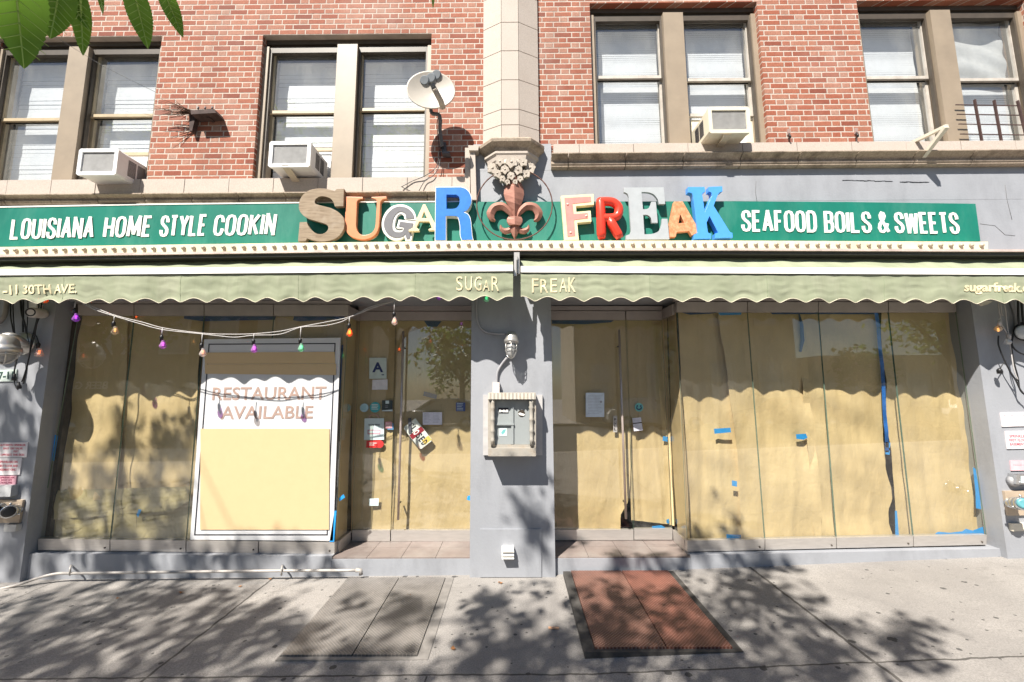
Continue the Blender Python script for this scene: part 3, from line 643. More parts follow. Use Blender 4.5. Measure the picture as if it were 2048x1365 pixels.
# --- poster
PW = M('poster_white', (0.62, 0.625, 0.64), 0.5, var=0.02, bump=0); PY = M('pale_yellow_paper', (0.62, 0.455, 0.255), 0.7, var=0.02, bump=0.05)
PB = M('print_black', (0.02, 0.02, 0.03), 0.5, bump=0); PR = M('print_brown', (0.38, 0.27, 0.23), 0.5, bump=0)
po = MB().slab([(408.5, 679), (681, 676), (666, 1082), (380, 1080)], 0.112, 0.012).build('poster', PW, label='tall white restaurant available poster with pale yellow panels on the left glass', cat='poster')
b = MB(); Y = 0.109
o = [(417, 688), (671, 686.5), (655, 1071), (388, 1071)]; w = 2.0
for (a, c) in zip(o, o[1:] + o[:1]):
    dx, dy = c[0] - a[0], c[1] - a[1]; l = sqrt(dx*dx + dy*dy); nx, ny = -dy / l * w, dx / l * w
    b.slab([(a[0] - nx * 0, a[1] - ny * 0), (c[0], c[1]), (c[0] + nx, c[1] + ny), (a[0] + nx, a[1] + ny)], Y, 0.002); Y -= 0.0002
b.build('border_line', PB, po)
for q in ([(408.5, 705.5), (669, 704), (670.5, 727.5), (410, 728.5)], [(409.5, 729), (672, 728), (672, 750.5), (410, 748)], [(401, 858), (659, 858), (658, 1060), (400, 1060)]):
    MB().slab(q, 0.104, 0.003).build('yellow_panel', PY, po)
for s_, q in (('RESTAURANT', [(426, 775), (653, 773), (651, 799.5), (424, 801)]), ('AVAILABLE', [(443, 813), (627, 812), (625, 837.5), (441, 839)])):
    text(s_, q, 0.109, 0.002, 0.012).build('lettering', PR, po)

# ================================================================== SIGN, LETTERS, MARQUEE STRIP
GREEN = M('green_sign', (0.010, 0.165, 0.118), 0.4, var=0.16, scale=2.5, bump=0.05, dirt=0.5, dcol=(0.10, 0.29, 0.23), dscale=2.2, stretch=0.35)
SIGNW = M('sign_white', (0.78, 0.77, 0.74), 0.5, var=0.04, bump=0)
SG = thing('sign_board', P(1000, 482, -0.03), 'long green sign board with white words running above the awnings', 'sign')
MB().slab([(-260, 421), (0, 416), (300, 410.5), (600, 407), (950, 404), (950, 482), (600, 486), (300, 490), (0, 494), (-260, 498)], -0.055, 0.054).build('panel', GREEN, SG)
MB().slab([(950.6, 404), (1450, 403), (1700, 404.5), (1951, 408), (1961, 483), (1700, 482), (1450, 481), (950.6, 482)], -0.055, 0.054).build('panel', GREEN, SG)
MB().slab([(-260, 418), (0, 413), (300, 407.5), (600, 404.5), (925, 402), (925, 404.2), (600, 406.7), (300, 410.2), (0, 415.7), (-260, 420.6)], -0.06, 0.05).build('trim', SIGNW, SG)

GL = {  # condensed capitals as strokes in a unit box, y down
 'L': (.8, [[(.0, 0), (.0, 1), (.8, 1)]]), 'I': (.0, [[(0, 0), (0, 1)]]), 'E': (.72, [[(.72, 0), (0, 0), (0, 1), (.72, 1)], [(0, .5), (.62, .5)]]), 'F': (.68, [[(.68, 0), (0, 0), (0, 1)], [(0, .5), (.58, .5)]]),
 'H': (.85, [[(0, 0), (0, 1)], [(.85, 0), (.85, 1)], [(0, .5), (.85, .5)]]), 'T': (.8, [[(0, 0), (.8, 0)], [(.4, 0), (.4, 1)]]), 'N': (.85, [[(0, 1), (0, 0), (.85, 1), (.85, 0)]]), 'M': (1.25, [[(0, 1), (.08, 0), (.625, .85), (1.17, 0), (1.25, 1)]]),
 'A': (.95, [[(0, 1), (.475, 0), (.95, 1)], [(.17, .68), (.78, .68)]]), 'Y': (.95, [[(0, 0), (.475, .5), (.95, 0)], [(.475, .5), (.475, 1)]]), 'K': (.85, [[(0, 0), (0, 1)], [(.85, 0), (.06, .55)], [(.28, .42), (.85, 1)]]), 'W': (1.3, [[(0, 0), (.26, 1), (.65, .1), (1.04, 1), (1.3, 0)]]),
 'O': (.85, [[(.425, 0), (.15, .04), (.0, .2), (0, .8), (.15, .96), (.425, 1), (.7, .96), (.85, .8), (.85, .2), (.7, .04), (.425, 0)]]), 'U': (.85, [[(0, 0), (0, .8), (.15, .96), (.425, 1), (.7, .96), (.85, .8), (.85, 0)]]),
 'C': (.82, [[(.82, .33), (.82, .2), (.68, .04), (.425, 0), (.15, .04), (0, .2), (0, .8), (.15, .96), (.425, 1), (.68, .96), (.82, .8), (.82, .67)]]), 'D': (.85, [[(0, 0), (0, 1), (.5, 1), (.72, .95), (.85, .78), (.85, .22), (.72, .05), (.5, 0), (0, 0)]]),
 'S': (.82, [[(.82, .3), (.8, .16), (.66, .03), (.41, 0), (.14, .04), (.02, .18), (.06, .34), (.3, .46), (.6, .56), (.8, .68), (.82, .84), (.66, .97), (.41, 1), (.14, .97), (.0, .84), (0, .7)]]), 'B': (.82, [[(0, .5), (.5, .5), (.72, .43), (.78, .25), (.72, .06), (.5, 0), (0, 0), (0, 1), (.55, 1), (.76, .94), (.84, .75), (.76, .55), (.5, .5)]]),
 '&': (.95, [[(.95, 1), (.2, .3), (.16, .12), (.3, 0), (.48, .02), (.56, .16), (.46, .32), (.08, .6), (.0, .8), (.14, .97), (.4, 1), (.65, .88), (.86, .55)]])}
def ribbon(b, pts, w, Y, d, vs=0.8):
    """flat strokes of pixel width w along pixel points: mitred along bends, squared off and overlapped at sharp corners"""
    runs = [[pts[0]]]
    for i in range(1, len(pts) - 1):
        a, p, c = pts[i - 1], pts[i], pts[i + 1]; u = Vector((p[0] - a[0], p[1] - a[1])); v = Vector((c[0] - p[0], c[1] - p[1])); runs[-1].append(p)
        if u.length > 1e-6 and v.length > 1e-6 and u.angle(v) > radians(62): runs.append([p])
    runs[-1].append(pts[-1]); m = len(runs)
    for r, run in enumerate(runs):
        run = [Vector(p) for p in run]; closed = m == 1 and (run[0] - run[-1]).length < 1e-6
        if not closed:
            for e0, e1, at_end in ((0, 1, r == 0), (-1, -2, r == m - 1)):
                t = (run[e0] - run[e1]).normalized()
                if not at_end: run[e0] = run[e0] + t * w * 0.40
        n = len(run); L = []; R_ = []
        for i, p in enumerate(run):
            if closed: a, c = (run[i - 1] if i else run[-2]), (run[i + 1] if i < n - 1 else run[1])
            else: a, c = run[max(i - 1, 0)], run[min(i + 1, n - 1)]
            nn = Vector((0, 0))
            for q0, q1 in ((a, p), (p, c)):
                t = q1 - q0
                if t.length > 1e-6: t.normalize(); nn += Vector((-t.y, t.x))
            nn.normalize(); L.append((p.x + nn.x * w / 2, p.y + nn.y * w / 2 * vs)); R_.append((p.x - nn.x * w / 2, p.y - nn.y * w / 2 * vs))
        for i in range(n - 1):
            q = [L[i], L[i+1], R_[i+1], R_[i]]; A = sum(q[k-1][0] * q[k][1] - q[k][0] * q[k-1][1] for k in range(4))
            b.slab(q if A > 0 else q[::-1], Y - r * 0.00025, d)
    return b
def signword(word, quad, Y, w, parent, mat, shear=0.0, d=0.003):
    tl, tr, br, bl = quad; gap = 0.52; tot = sum(GL[c][0] for c in word) + gap * len(word)
    b = MB(); x = gap / 2; k = 0
    for ch in word:
        for st in GL[ch][1]:
            pts = []
            for (gx, gy) in st:
                u = (x + gx) / tot; v = 0.07 + gy * 0.86; u += shear * (0.5 - v) / tot
                pts.append(((tl[0]*(1-u) + tr[0]*u)*(1-v) + (bl[0]*(1-u) + br[0]*u)*v, (tl[1]*(1-u) + tr[1]*u)*(1-v) + (bl[1]*(1-u) + br[1]*u)*v))
            ribbon(b, pts, w, Y - k * 0.0008, d); k = (k + 1) % 5
        x += GL[ch][0] + gap
    b.build('lettering', mat, parent)
for wd_, q, sh in (('LOUISIANA', [(21, 437), (190, 433), (189, 477), (20, 480)], .28), ('HOME', [(207, 433), (306, 431), (304, 474), (206, 477)], .28), ('STYLE', [(320, 431), (415, 428), (413, 472), (319, 475)], .28), ('COOKIN', [(427, 430), (554, 426), (552, 471), (426, 473)], .28),
                   ('SEAFOOD', [(1481, 420), (1633, 421), (1636, 466), (1482, 464)], 0), ('BOILS', [(1646, 422), (1742, 423), (1746, 467), (1648, 466)], 0), ('&', [(1752, 423), (1780, 424), (1783, 467), (1755, 467)], 0), ('SWEETS', [(1786, 424), (1916, 424.5), (1922, 469), (1790, 467)], 0)):
    signword(wd_, q, -0.060, 6.6, SG, SIGNW, sh)

# the mismatched letters
cA = lambda pts: [((590 + p[0] / 10.24, 365 + p[1] / 10.24) + tuple(p[2:])) for p in pts]
cB = lambda pts: [((750 + p[0] / 10.24, 365 + p[1] / 10.24) + tuple(p[2:])) for p in pts]
cC = lambda pts: [((1110 + p[0] / 10.24, 365 + p[1] / 10.24) + tuple(p[2:])) for p in pts]
cD = lambda pts: [((1280 + p[0] / 10.24, 365 + p[1] / 10.24) + tuple(p[2:])) for p in pts]
LGRP = 'mismatched display letters'
def letter(loops, Y, d, mat, label, bev=0.35, face=None):
    lp = [catmull(l) for l in loops]
    o = outline(lp, Y, d, bev).build('sign_letter', mat, label=label, cat='sign letter', group=LGRP)
    if face:
        ins, fm, fd = face; lp2 = [inset(l, ins) for l in lp]; outline(lp2, Y - 0.004, fd, 0).build('face', fm, o)
    return o
def planks():
    t = NT('aged_wood'); v = t.scaled(6, 1, 60); c = t.mix(t.ramp(t.noise(1.0, 5, 0.6, v, 0.4), 0.3, 0.7), (0.19, 0.135, 0.085), (0.33, 0.255, 0.175)); c = t.mix(t.math('MULTIPLY', t.ramp(t.noise(9, 4), 0.5, 0.75), 0.5), c, (0.40, 0.34, 0.27)); t.base(c); t.setp(Roughness=0.75); t.bump(t.noise(1, 5, 0.6, v), 0.3, 0.004); return t.m
letter([cA([(850,140),(1000,130),(990,490),(815,495),(780,400,1),(720,330,1),(600,290,1),(500,295,1),(430,340,1),(402,400,1),(430,445,1),(560,482,1),(740,530,1),(900,620,1),(990,730,1),(1010,850,1),(985,980,1),(900,1100,1),(760,1180,1),(560,1215,1),(400,1195,1),(245,1150),(215,1205),(60,1210),(95,815),(240,812),(265,880,1),(320,960,1),(420,1040,1),(520,1060,1),(610,1035,1),(672,970,1),(675,900,1),(610,850,1),(450,800,1),(270,745,1),(150,660,1),(85,560,1),(78,470,1),(95,370,1),(170,250,1),(300,160,1),(470,125,1),(620,130,1),(740,158,1),(815,178)])], -0.155, 0.045, planks(), 'weathered wooden letter S, the first of the row')
letter([cA([(935,290),(1390,300),(1390,345),(1310,355,1),(1268,400),(1250,880),(1270,980,1),(1330,1060,1),(1420,1080,1),(1540,1050,1),(1620,970,1),(1650,850),(1675,400),(1650,350,1),(1565,325),(1565,300),(1870,290),(1880,340),(1800,350,1),(1750,400),(1725,850),(1690,1000,1),(1600,1110,1),(1450,1170,1),(1300,1165,1),(1140,1110,1),(1050,1010,1),(1015,900),(1040,420),(1010,360,1),(940,330)])], -0.125, 0.05, M('orange_paint', (0.66, 0.25, 0.115), 0.4, var=0.06, bump=0.03), 'pale orange serif letter U beside the wooden S', 0.8)
g = letter([cB([(845,775),(600,745),(585,680,1),(530,645,1),(460,680,1),(415,790,1),(400,880,1),(425,960,1),(490,987,1),(560,985),(585,945),(437,940),(485,765),(835,800),(740,1195),(620,1195),(600,1110),(540,1160,1),(430,1190,1),(300,1150,1),(190,1050,1),(140,920,1),(150,760,1),(220,610,1),(350,490,1),(530,452,1),(680,490,1),(790,580,1),(840,700,1)])], -0.100, 0.04, SIGNW, 'small grey letter G with a white outline', 0.2)
outline([catmull(cB([(520,495,1),(640,520,1),(740,590,1),(795,680,1),(800,740),(635,730),(620,650,1),(560,605,1),(480,610,1),(400,690,1),(360,800,1),(355,920,1),(395,1000,1),(480,1022,1),(560,1005,1),(600,920),(490,900),(515,805),(785,840),(705,1160),(645,1160),(620,1060),(560,1110,1),(440,1135,1),(320,1100,1),(230,1020,1),(185,910,1),(190,780,1),(250,650,1),(350,550,1),(440,505,1)]))], -0.105, 0.012).build('face', M('grey_letter', (0.13, 0.13, 0.145), 0.5, bump=0.05), g)
letter([cB([(985,450),(1030,450),(1270,930),(1320,960),(1320,985),(1095,985),(1095,960),(1160,930),(1110,805),(905,805),(850,925),(905,965),(905,1000),(690,1005),(690,975),(770,935)]), cB([(1005,600),(955,735),(1060,730)])], -0.130, 0.035, M('cream_paint', (0.72, 0.60, 0.36), 0.5, bump=0.05), 'small cream letter A with serifs, between the grey G and the blue R', 0.8)
LB = M('blue_paint', (0.045, 0.20, 0.62), 0.28, var=0.1, bump=0.02); LB2 = M('light_blue_paint', (0.08, 0.32, 0.80), 0.35, var=0.05, bump=0.02)
letter([cB([(1238,95),(1760,90),(1860,125,1),(1945,215,1),(1982,350,1),(1955,485,1),(1895,575,1),(1825,610),(1905,645,1),(1957,740,1),(1977,900,1),(1992,1080,1),(2017,1180),(1770,1190),(1738,1080,1),(1733,900,1),(1702,745,1),(1655,702,1),(1458,697),(1458,1196),(1222,1196)]), cB([(1450,240),(1450,555),(1640,548,1),(1720,480,1),(1745,390,1),(1730,290,1),(1660,240)])], -0.135, 0.06, SIGNW, 'tall blue letter R with a thin white edge', 0, (1.1, LB, 0.062))
f = letter([cC([(120,280),(790,238),(800,460),(430,490),(440,605),(730,580),(748,805),(455,830),(490,1180),(195,1185)])], -0.125, 0.055, M('pale_yellow_paint', (0.78, 0.70, 0.42), 0.5, bump=0.03), 'pink letter F with a pale yellow border', 0.4)
outline([catmull(cC([(190,320),(735,290),(745,400),(360,440),(385,650),(670,625),(680,735),(395,770),(415,1100),(255,1110)]))], -0.128, 0.012).build('face', M('pink_face', (0.72, 0.25, 0.22), 0.5, bump=0.03), f)
b = MB()
for x, y in ((260, 450), (320, 1030), (640, 690)): b.lathe(P(1110 + x / 10.24, 365 + y / 10.24, -0.128), (0, -1, 0), [(0, .012), (0.004, .012), (0.006, .004)], 10)
b.build('screw_cap', M('pink_cap', (0.75, 0.45, 0.38), 0.5, bump=0), f)
RED = M('red_plastic', (0.74, 0.055, 0.03), 0.28, var=0.06, bump=0.02); b = MB()
pc = lambda L: [P(1110 + x / 10.24, 365 + y / 10.24, -0.13) for x, y in L]
b.tube(pc([(905, 335), (930, 420), (940, 700), (950, 1060), (955, 1150)]), [.030, .046, .047, .047, .035], 14)
b.tube(spline(pc([(900, 400), (1060, 395), (1190, 415), (1290, 500), (1305, 600), (1270, 690), (1160, 735), (940, 735)]), 5), .045, 14)
b.tube(pc([(1090, 720), (1180, 880), (1290, 1070), (1330, 1140)]), [.044, .047, .047, .036], 14)
b.build('sign_letter', RED, label='glossy red puffy letter R beside the pink F', cat='sign letter', group=LGRP)
letter([[(1247.7,375.5),(1327.5,375),(1330.5,408.5),(1318,408.5),(1315,398,1),(1307,389,1),(1296,385,1),(1283,384.5),(1286,419),(1295,418,1),(1300.5,412,1),(1303,404),(1312,404),(1315.5,446),(1304,446),(1301.5,436,1),(1295,430.5,1),(1286.5,430),(1289,469),(1305,468,1),(1318,462,1),(1323,450,1),(1324,438),(1335,438),(1339,479),(1252,479.5),(1252,471),(1259,469,1),(1262,463),(1257.5,395),(1255,388,1),(1248,384.5)]], -0.130, 0.03, M('pale_grey_metal', (0.43, 0.455, 0.47), 0.4, 0.1, var=0.06, bump=0.03), 'flat pale grey serif letter E', 0.2)
def peel():
    t = NT('peeling_orange'); c = t.mix(t.ramp(t.noise(26, 5, 0.7), 0.42, 0.62), (0.62, 0.21, 0.09), (0.66, 0.36, 0.19)); c = t.mix(t.math('MULTIPLY', t.ramp(t.noise(40, 5, 0.7), 0.58, 0.66), 0.7), c, (0.30, 0.13, 0.07)); t.base(c); t.setp(Roughness=0.7); t.bump(t.noise(50, 5, 0.7), 0.6, 0.005); return t.m
letter([cD([(700,395),(875,390),(1170,900),(1185,1030),(1065,1090),(1010,1000),(755,1020),(735,1115),(610,1125),(600,880)]), cD([(825,650),(790,840),(905,830)])], -0.120, 0.045, peel(), 'small worn orange letter A with peeling paint', 0.5)
letter([cD([(985,95),(1325,95),(1335,195),(1300,212,1),(1275,250),(1330,610),(1475,270),(1460,210,1),(1410,190),(1405,95),(1685,80),(1690,190),(1630,210,1),(1590,270),(1510,480),(1820,980),(1850,1020,1),(1895,1035),(1900,1135),(1540,1145),(1540,1045),(1600,1030),(1425,690),(1365,830),(1390,1010),(1410,1040,1),(1460,1050),(1460,1155),(1110,1160),(1110,1070),(1160,1050,1),(1185,1020),(1085,280),(1060,225,1),(990,205)])], -0.140, 0.065, LB2, 'bright blue slab serif letter K, the last of the row', 0.3)

# fleur-de-lis in its ring
RUST = M('rusted_metal', (0.33, 0.155, 0.115), 0.6, 0.25, var=0.18, scale=9, bump=0.25, bscale=60, dirt=0.35, dcol=(0.22, 0.08, 0.05), dscale=6)
FL = thing('fleur_de_lis', P(1029, 479, -0.10), 'rusty metal fleur-de-lis inside a thin twisted ring on the sign', 'ornament')
cF = lambda x, y, Y=-0.12: P(930 + x / 5.69, 260 + y / 5.69, Y)
def ridge(rows, nm, h=0.035, Y=-0.105):
    b = MB(); prev = None
    for (xl_, yl_, xc_, yc_, xr_, yr_) in rows:
        wq = sqrt((xl_ - xr_) ** 2 + (yl_ - yr_) ** 2) / 200; st = len(b.v)
        b.v += [cF(xl_, yl_, Y), cF(xc_, yc_, Y) + Vector((0, -min(h, h * wq * 1.6 + .004), 0)), cF(xr_, yr_, Y), cF(xr_, yr_, Y) + Vector((0, .02, 0)), cF(xl_, yl_, Y) + Vector((0, .02, 0))]
        if prev is not None:
            for i in range(5): j = (i + 1) % 5; b.face((prev + i, st + i, st + j, prev + j))
        prev = st
    b.face([4, 3, 2, 1, 0]); b.face(range(prev, prev + 5)); b.build(nm, RUST, FL)
rows = [(553,455,555,455,557,455),(505,520,556,520,592,520),(475,600,558,600,635,600),(448,660,560,660,664,660),(441,730,562,730,673,730),(458,800,564,800,657,800),(490,860,565,860,635,860),(525,930,566,930,608,930),(547,1010,567,1010,592,1010)]
ridge(rows, 'centre_petal', 0.05)
def curl(path, nm, mirror=False, h=0.03, Y=-0.108):
    rows = []; pts = [(p[0], p[1]) for p in path]; S = [Vector((a, c2, 0)) for a, c2 in pts]; D = spline(S, 5); Wd = []
    for i in range(len(path) - 1):
        for q in range(5): Wd.append(path[i][2] + (path[i+1][2] - path[i][2]) * q / 5)
    Wd.append(path[-1][2])
    for i, p in enumerate(D):
        t = D[min(i+1, len(D)-1)] - D[max(i-1, 0)]; t.normalize(); nx, ny = -t.y, t.x; w = Wd[i] / 2
        a = (p.x + nx * w, p.y + ny * w); c2 = (p.x - nx * w, p.y - ny * w); r = (a[0], a[1], p.x, p.y, c2[0], c2[1])
        if mirror: r = (1130 - c2[0], c2[1], 1130 - p.x, p.y, 1130 - a[0], a[1])
        rows.append(r)
    ridge(rows, nm, h, Y)
for mir in (False, True):
    curl([(535,1000,22),(505,935,60),(430,870,85),(340,880,88),(292,950,95),(310,1012,60),(346,1036,12)], 'side_petal', mir)
    curl([(540,1095,30),(505,1140,62),(455,1150,62),(415,1125,44),(405,1082,8)], 'foot_curl', mir, 0.02)
ridge([(520,1070,565,1070,612,1070),(510,1130,566,1130,622,1130),(535,1190,566,1190,595,1190),(560,1240,566,1240,570,1240)], 'centre_spike', 0.03, -0.112)
ridge([(492,990,566,990,640,990),(475,1020,566,1020,655,1020),(478,1050,566,1050,652,1050),(500,1085,566,1085,628,1085)], 'band', 0.02, -0.14)
b = MB(); cc = [P(1029 + 75.5 * cos(a), 409.5 + 70.5 * sin(a), -0.13) for a in [2 * pi * i / 72 for i in range(72)]]
b.tube(cc, [0.0058 + 0.0016 * (i % 2) for i in range(72)], 7, closed=True); b.build('ring', M('dark_rust', (0.13, 0.065, 0.05), 0.7, 0.3, var=0.3, bump=0.3), FL)

# marquee strip with its bulbs
CREAM = M('cream_enamel', (0.78, 0.71, 0.50), 0.45, var=0.07, scale=6, bump=0.08, dirt=0.35, dcol=(0.60, 0.36, 0.10), dscale=2.2)
MQ = thing('marquee_strip', P(1000, 500, -0.1), 'cream marquee strip studded with small bulbs along the foot of the sign', 'light strip')
L0 = [(-260, 500), (0, 494.5), (600, 486), (950, 482), (1450, 481.5), (1976, 484)]
def band(y0, y1, Y, d, nm, mt, x_end=1976):
    pts = [(x, y) for x, y in L0 if x < x_end] + [(x_end, 484)]
    q = [(x, y + y0) for x, y in pts] + [(x, y + y1) for x, y in reversed(pts)]
    MB().slab(q, Y, d).build(nm, mt, MQ)
band(0, 15, -0.155, 0.153, 'housing', CREAM)
band(15.2, 19.5, -0.185, 0.183, 'lip', M('pinkish_metal', (0.60, 0.48, 0.44), 0.5, 0.1, var=0.1, bump=0.05, dirt=0.4, dscale=6), 2300)
band(19.7, 27, -0.165, 0.163, 'shade_strip', M('painted_shade_gap', (0.035, 0.033, 0.028), 0.6, bump=0.05), 2300)  # near-black strip added below the lip, paints in the shaded gap above the canopy
bb = MB().lathe((0, 0, 0), (0, -1, 0), [(-0.002, .019), (0.006, .021), (0.016, .018), (0.023, .011), (0.026, .003)], 10); bme, bc = bb.mesh('bulb', M('frosted_bulb', (0.42, 0.36, 0.28), 0.3, var=0.3, scale=40, bump=0))
def ly(x):
    for (xa, ya), (xb, yb) in zip(L0, L0[1:]):
        if x <= xb: return ya + (yb - ya) * (x - xa) / (xb - xa)
    return 484
x = -6.0
while x < 1972:
    if abs(x - 1815) > 6: place('bulb', bme, P(x, ly(x) + 7.6, -0.156) + bc, MQ)
    x += 19.4 + 1.1 * min(1, max(0, x) / 700)

# ================================================================== AWNINGS
def canvas():
    t = NT('sage_canvas'); c = t.mix(t.ramp(t.noise(3, 5, 0.6), 0.3, 0.7), (0.265, 0.295, 0.195), (0.335, 0.36, 0.25)); c = t.mix(t.math('MULTIPLY', t.ramp(t.noise(7, 5, 0.65, t.scaled(1, 1, 0.3)), 0.5, 0.8), 0.5), c, (0.42, 0.42, 0.32)); c = t.mix(t.math('MULTIPLY', t.ramp(t.noise(2.2, 6, 0.7, t.scaled(2.5, 1, 0.35)), 0.52, 0.75), 0.4), c, (0.16, 0.17, 0.11))
    t.base(c); t.setp(Roughness=0.85); t.bump(t.noise(300, 2), 0.1, 0.002)
    tl = t.new('ShaderNodeBsdfTranslucent'); tl.inputs[0].default_value = (0.2, 0.25, 0.12, 1); mx = t.new('ShaderNodeMixShader'); mx.inputs[0].default_value = 0.12
    t.t.links.new(t.b.outputs[0], mx.inputs[1]); t.t.links.new(tl.outputs[0], mx.inputs[2]); t.t.links.new(mx.outputs[0], t.out.inputs[0]); return t.m
CANVAS = canvas(); AW = M('awning_letter', (0.70, 0.62, 0.40), 0.7, bump=0); BARW = M('white_bar', (0.85, 0.83, 0.78), 0.35, var=0.03, bump=0.03); PIPING = M('pale_piping', (0.62, 0.56, 0.44), 0.8, bump=0)
YB = -0.39
def awning(label, x0, x1, yb, yl, phase, pitch, words):
    """yb: pixel height of the bar's middle at both ends; yl: scallop line at both ends"""
    A = thing('awning', P((x0 + x1) / 2, (yl[0] + yl[1]) / 2, YB), label, 'awning')
    ln = lambda p, x: p[0] + (p[1] - p[0]) * (x - x0) / (x1 - x0)
    MB().slab([(x0, yb[0] - 6.5), (x1, yb[1] - 6.5), (x1, yb[1] + 6), (x0, yb[0] + 6)], YB, 0.055).build('front_bar', BARW, A)
    MB().slab([(x0, yb[0] + 6.2), (x1, yb[1] + 6.2), (x1, yb[1] + 7.4), (x0, yb[0] + 7.4)], YB + 0.006, 0.045).build('bar_groove', BLACK, A)
    def fold(px, v):
        f = 0.0
        f += 0.010 * v * sin((px - x0) * 2 * pi / pitch * 0.5 + 1.3 * sin(px * 0.011)) + 0.011 * v * mnoise.noise(Vector((px * 0.02, v * 3, phase))) + 0.004 * mnoise.noise(Vector((px * 0.05, v * 9, phase + 9)))
        f += 0.004 * mnoise.noise(Vector((px * 0.006, v * 7.0, phase + 4)))
        for s_ in seams: f += -0.008 * v * math.exp(-((px - s_) / 10) ** 2) + 0.006 * v * math.exp(-((px - s_ - 22) / 16) ** 2)
        f += 0.012 * math.exp(-((v - 0.80) / 0.05) ** 2) * max(0, mnoise.noise(Vector((px * 0.017, 3.1, phase))))
        return f
    seams = [s_ for s_ in range(int(x0 // 235) * 235 + 125, int(x1), 235) if x0 + 40 < s_ < x1 - 40]
    low = lambda px: ln(yl, px) + 4.0 * (1 - abs(cos(pi * (px - phase) / pitch)) ** 1.3 * 2.3)
    def val(px, v): p = P(px, ln(yb, px) + 7 + (low(px) - ln(yb, px) - 7) * v, YB); p.y += 0.012 + fold(px, v); return p
    n = int((x1 - x0) / 4); va = MB().grid(lambda u, v: val(x0 + (x1 - x0) * u, v), n, 14).build('valance', CANVAS, A)
    MB().tube([val(x0 + (x1 - x0) * i / n, 1.0) + Vector((0, -0.002, 0)) for i in range(n + 1)], 0.0032, 5).build('piping', PIPING, va)
    for s_ in seams: MB().tube([val(s_, q / 10) + Vector((0, -0.0005, 0)) for q in range(11)], 0.0016, 4).build('seam', M('seam_thread', (0.20, 0.24, 0.15), 0.9, bump=0), va)
    def top(u, v):
        px = x0 + (x1 - x0) * u; a = P(px, ln(yb, px) - 5, YB + 0.03); wz = P(px, ly(px) + 27, -0.165).z - 0.004
        w = Vector((a.x, -0.06, wz)); p = w.lerp(a, v); p.z += 0.022 * mnoise.noise(Vector((px * 0.022, v * 2.5, phase))) * sin(pi * v) + 0.008 * sin(px * 0.09 + 2 * sin(px * 0.013)) * sin(pi * v) - 0.03 * sin(pi * v); return p
    MB().grid(top, n, 8).build('canopy', CANVAS, A)
    for wd_, q, bold in words: text(wd_, q, YB, 0.002, bold, mapper=lambda px, py: val(px, min(1, (py - ln(yb, px) - 7) / (low(px) - ln(yb, px) - 7))) + Vector((0, -0.006, 0))).build('lettering', AW, va)
    return A
AWL = awning('left sage green awning with a scalloped valance and the street address', -300, 1026, (547.5, 536.5), (606, 597), 95, 48.6,
    [('-11', [(2, 571), (33, 569.5), (33, 588.5), (2, 590)], .03), ('30TH', [(45, 570), (98, 568.5), (98, 587.5), (45, 588.5)], .02), ('AVE.', [(105, 569), (152, 567.5), (152, 586.5), (105, 587.5)], .02),
     ('S', [(912, 553), (925, 552.5), (925, 580.5), (912, 581)], .0), ('U', [(930, 553), (944, 553), (944, 581), (930, 581)], .0), ('G', [(949, 553), (963, 553), (963, 581.5), (949, 581.5)], .0), ('A', [(966, 560), (979, 560), (979, 582), (966, 582)], .0), ('R', [(983, 553), (998, 553), (998, 582), (983, 581)], .0)])
AWR = awning('right sage green awning with a scalloped valance and the web address', 1041.5, 2330, (539, 545.5), (598, 606), 1095, 49.3,
    [('F', [(1064, 557), (1077, 557), (1077, 585), (1064, 585)], 0), ('R', [(1081, 558), (1096, 558), (1096, 585), (1081, 585)], 0), ('E', [(1101, 557), (1114, 557), (1114, 585), (1101, 585)], 0), ('A', [(1119, 557), (1134, 557), (1134, 584), (1119, 584)], 0), ('K', [(1137, 555), (1152, 555), (1152, 584), (1137, 584)], .01),
     ('sugarfreak.com', [(1932, 564), (2094, 567), (2094, 591), (1932, 588)], .03)])
b = MB(); b.slab(rq(1028, 505, 1033, 552), -0.34, 0.03); b.slab(rq(1035, 505, 1039, 548), -0.30, 0.03); b.slab(rq(1029, 505, 1038, 520), -0.26, 0.26)
b.build('awning_bracket', METAL, label='metal bracket between the two awnings below the ornament', cat='bracket')

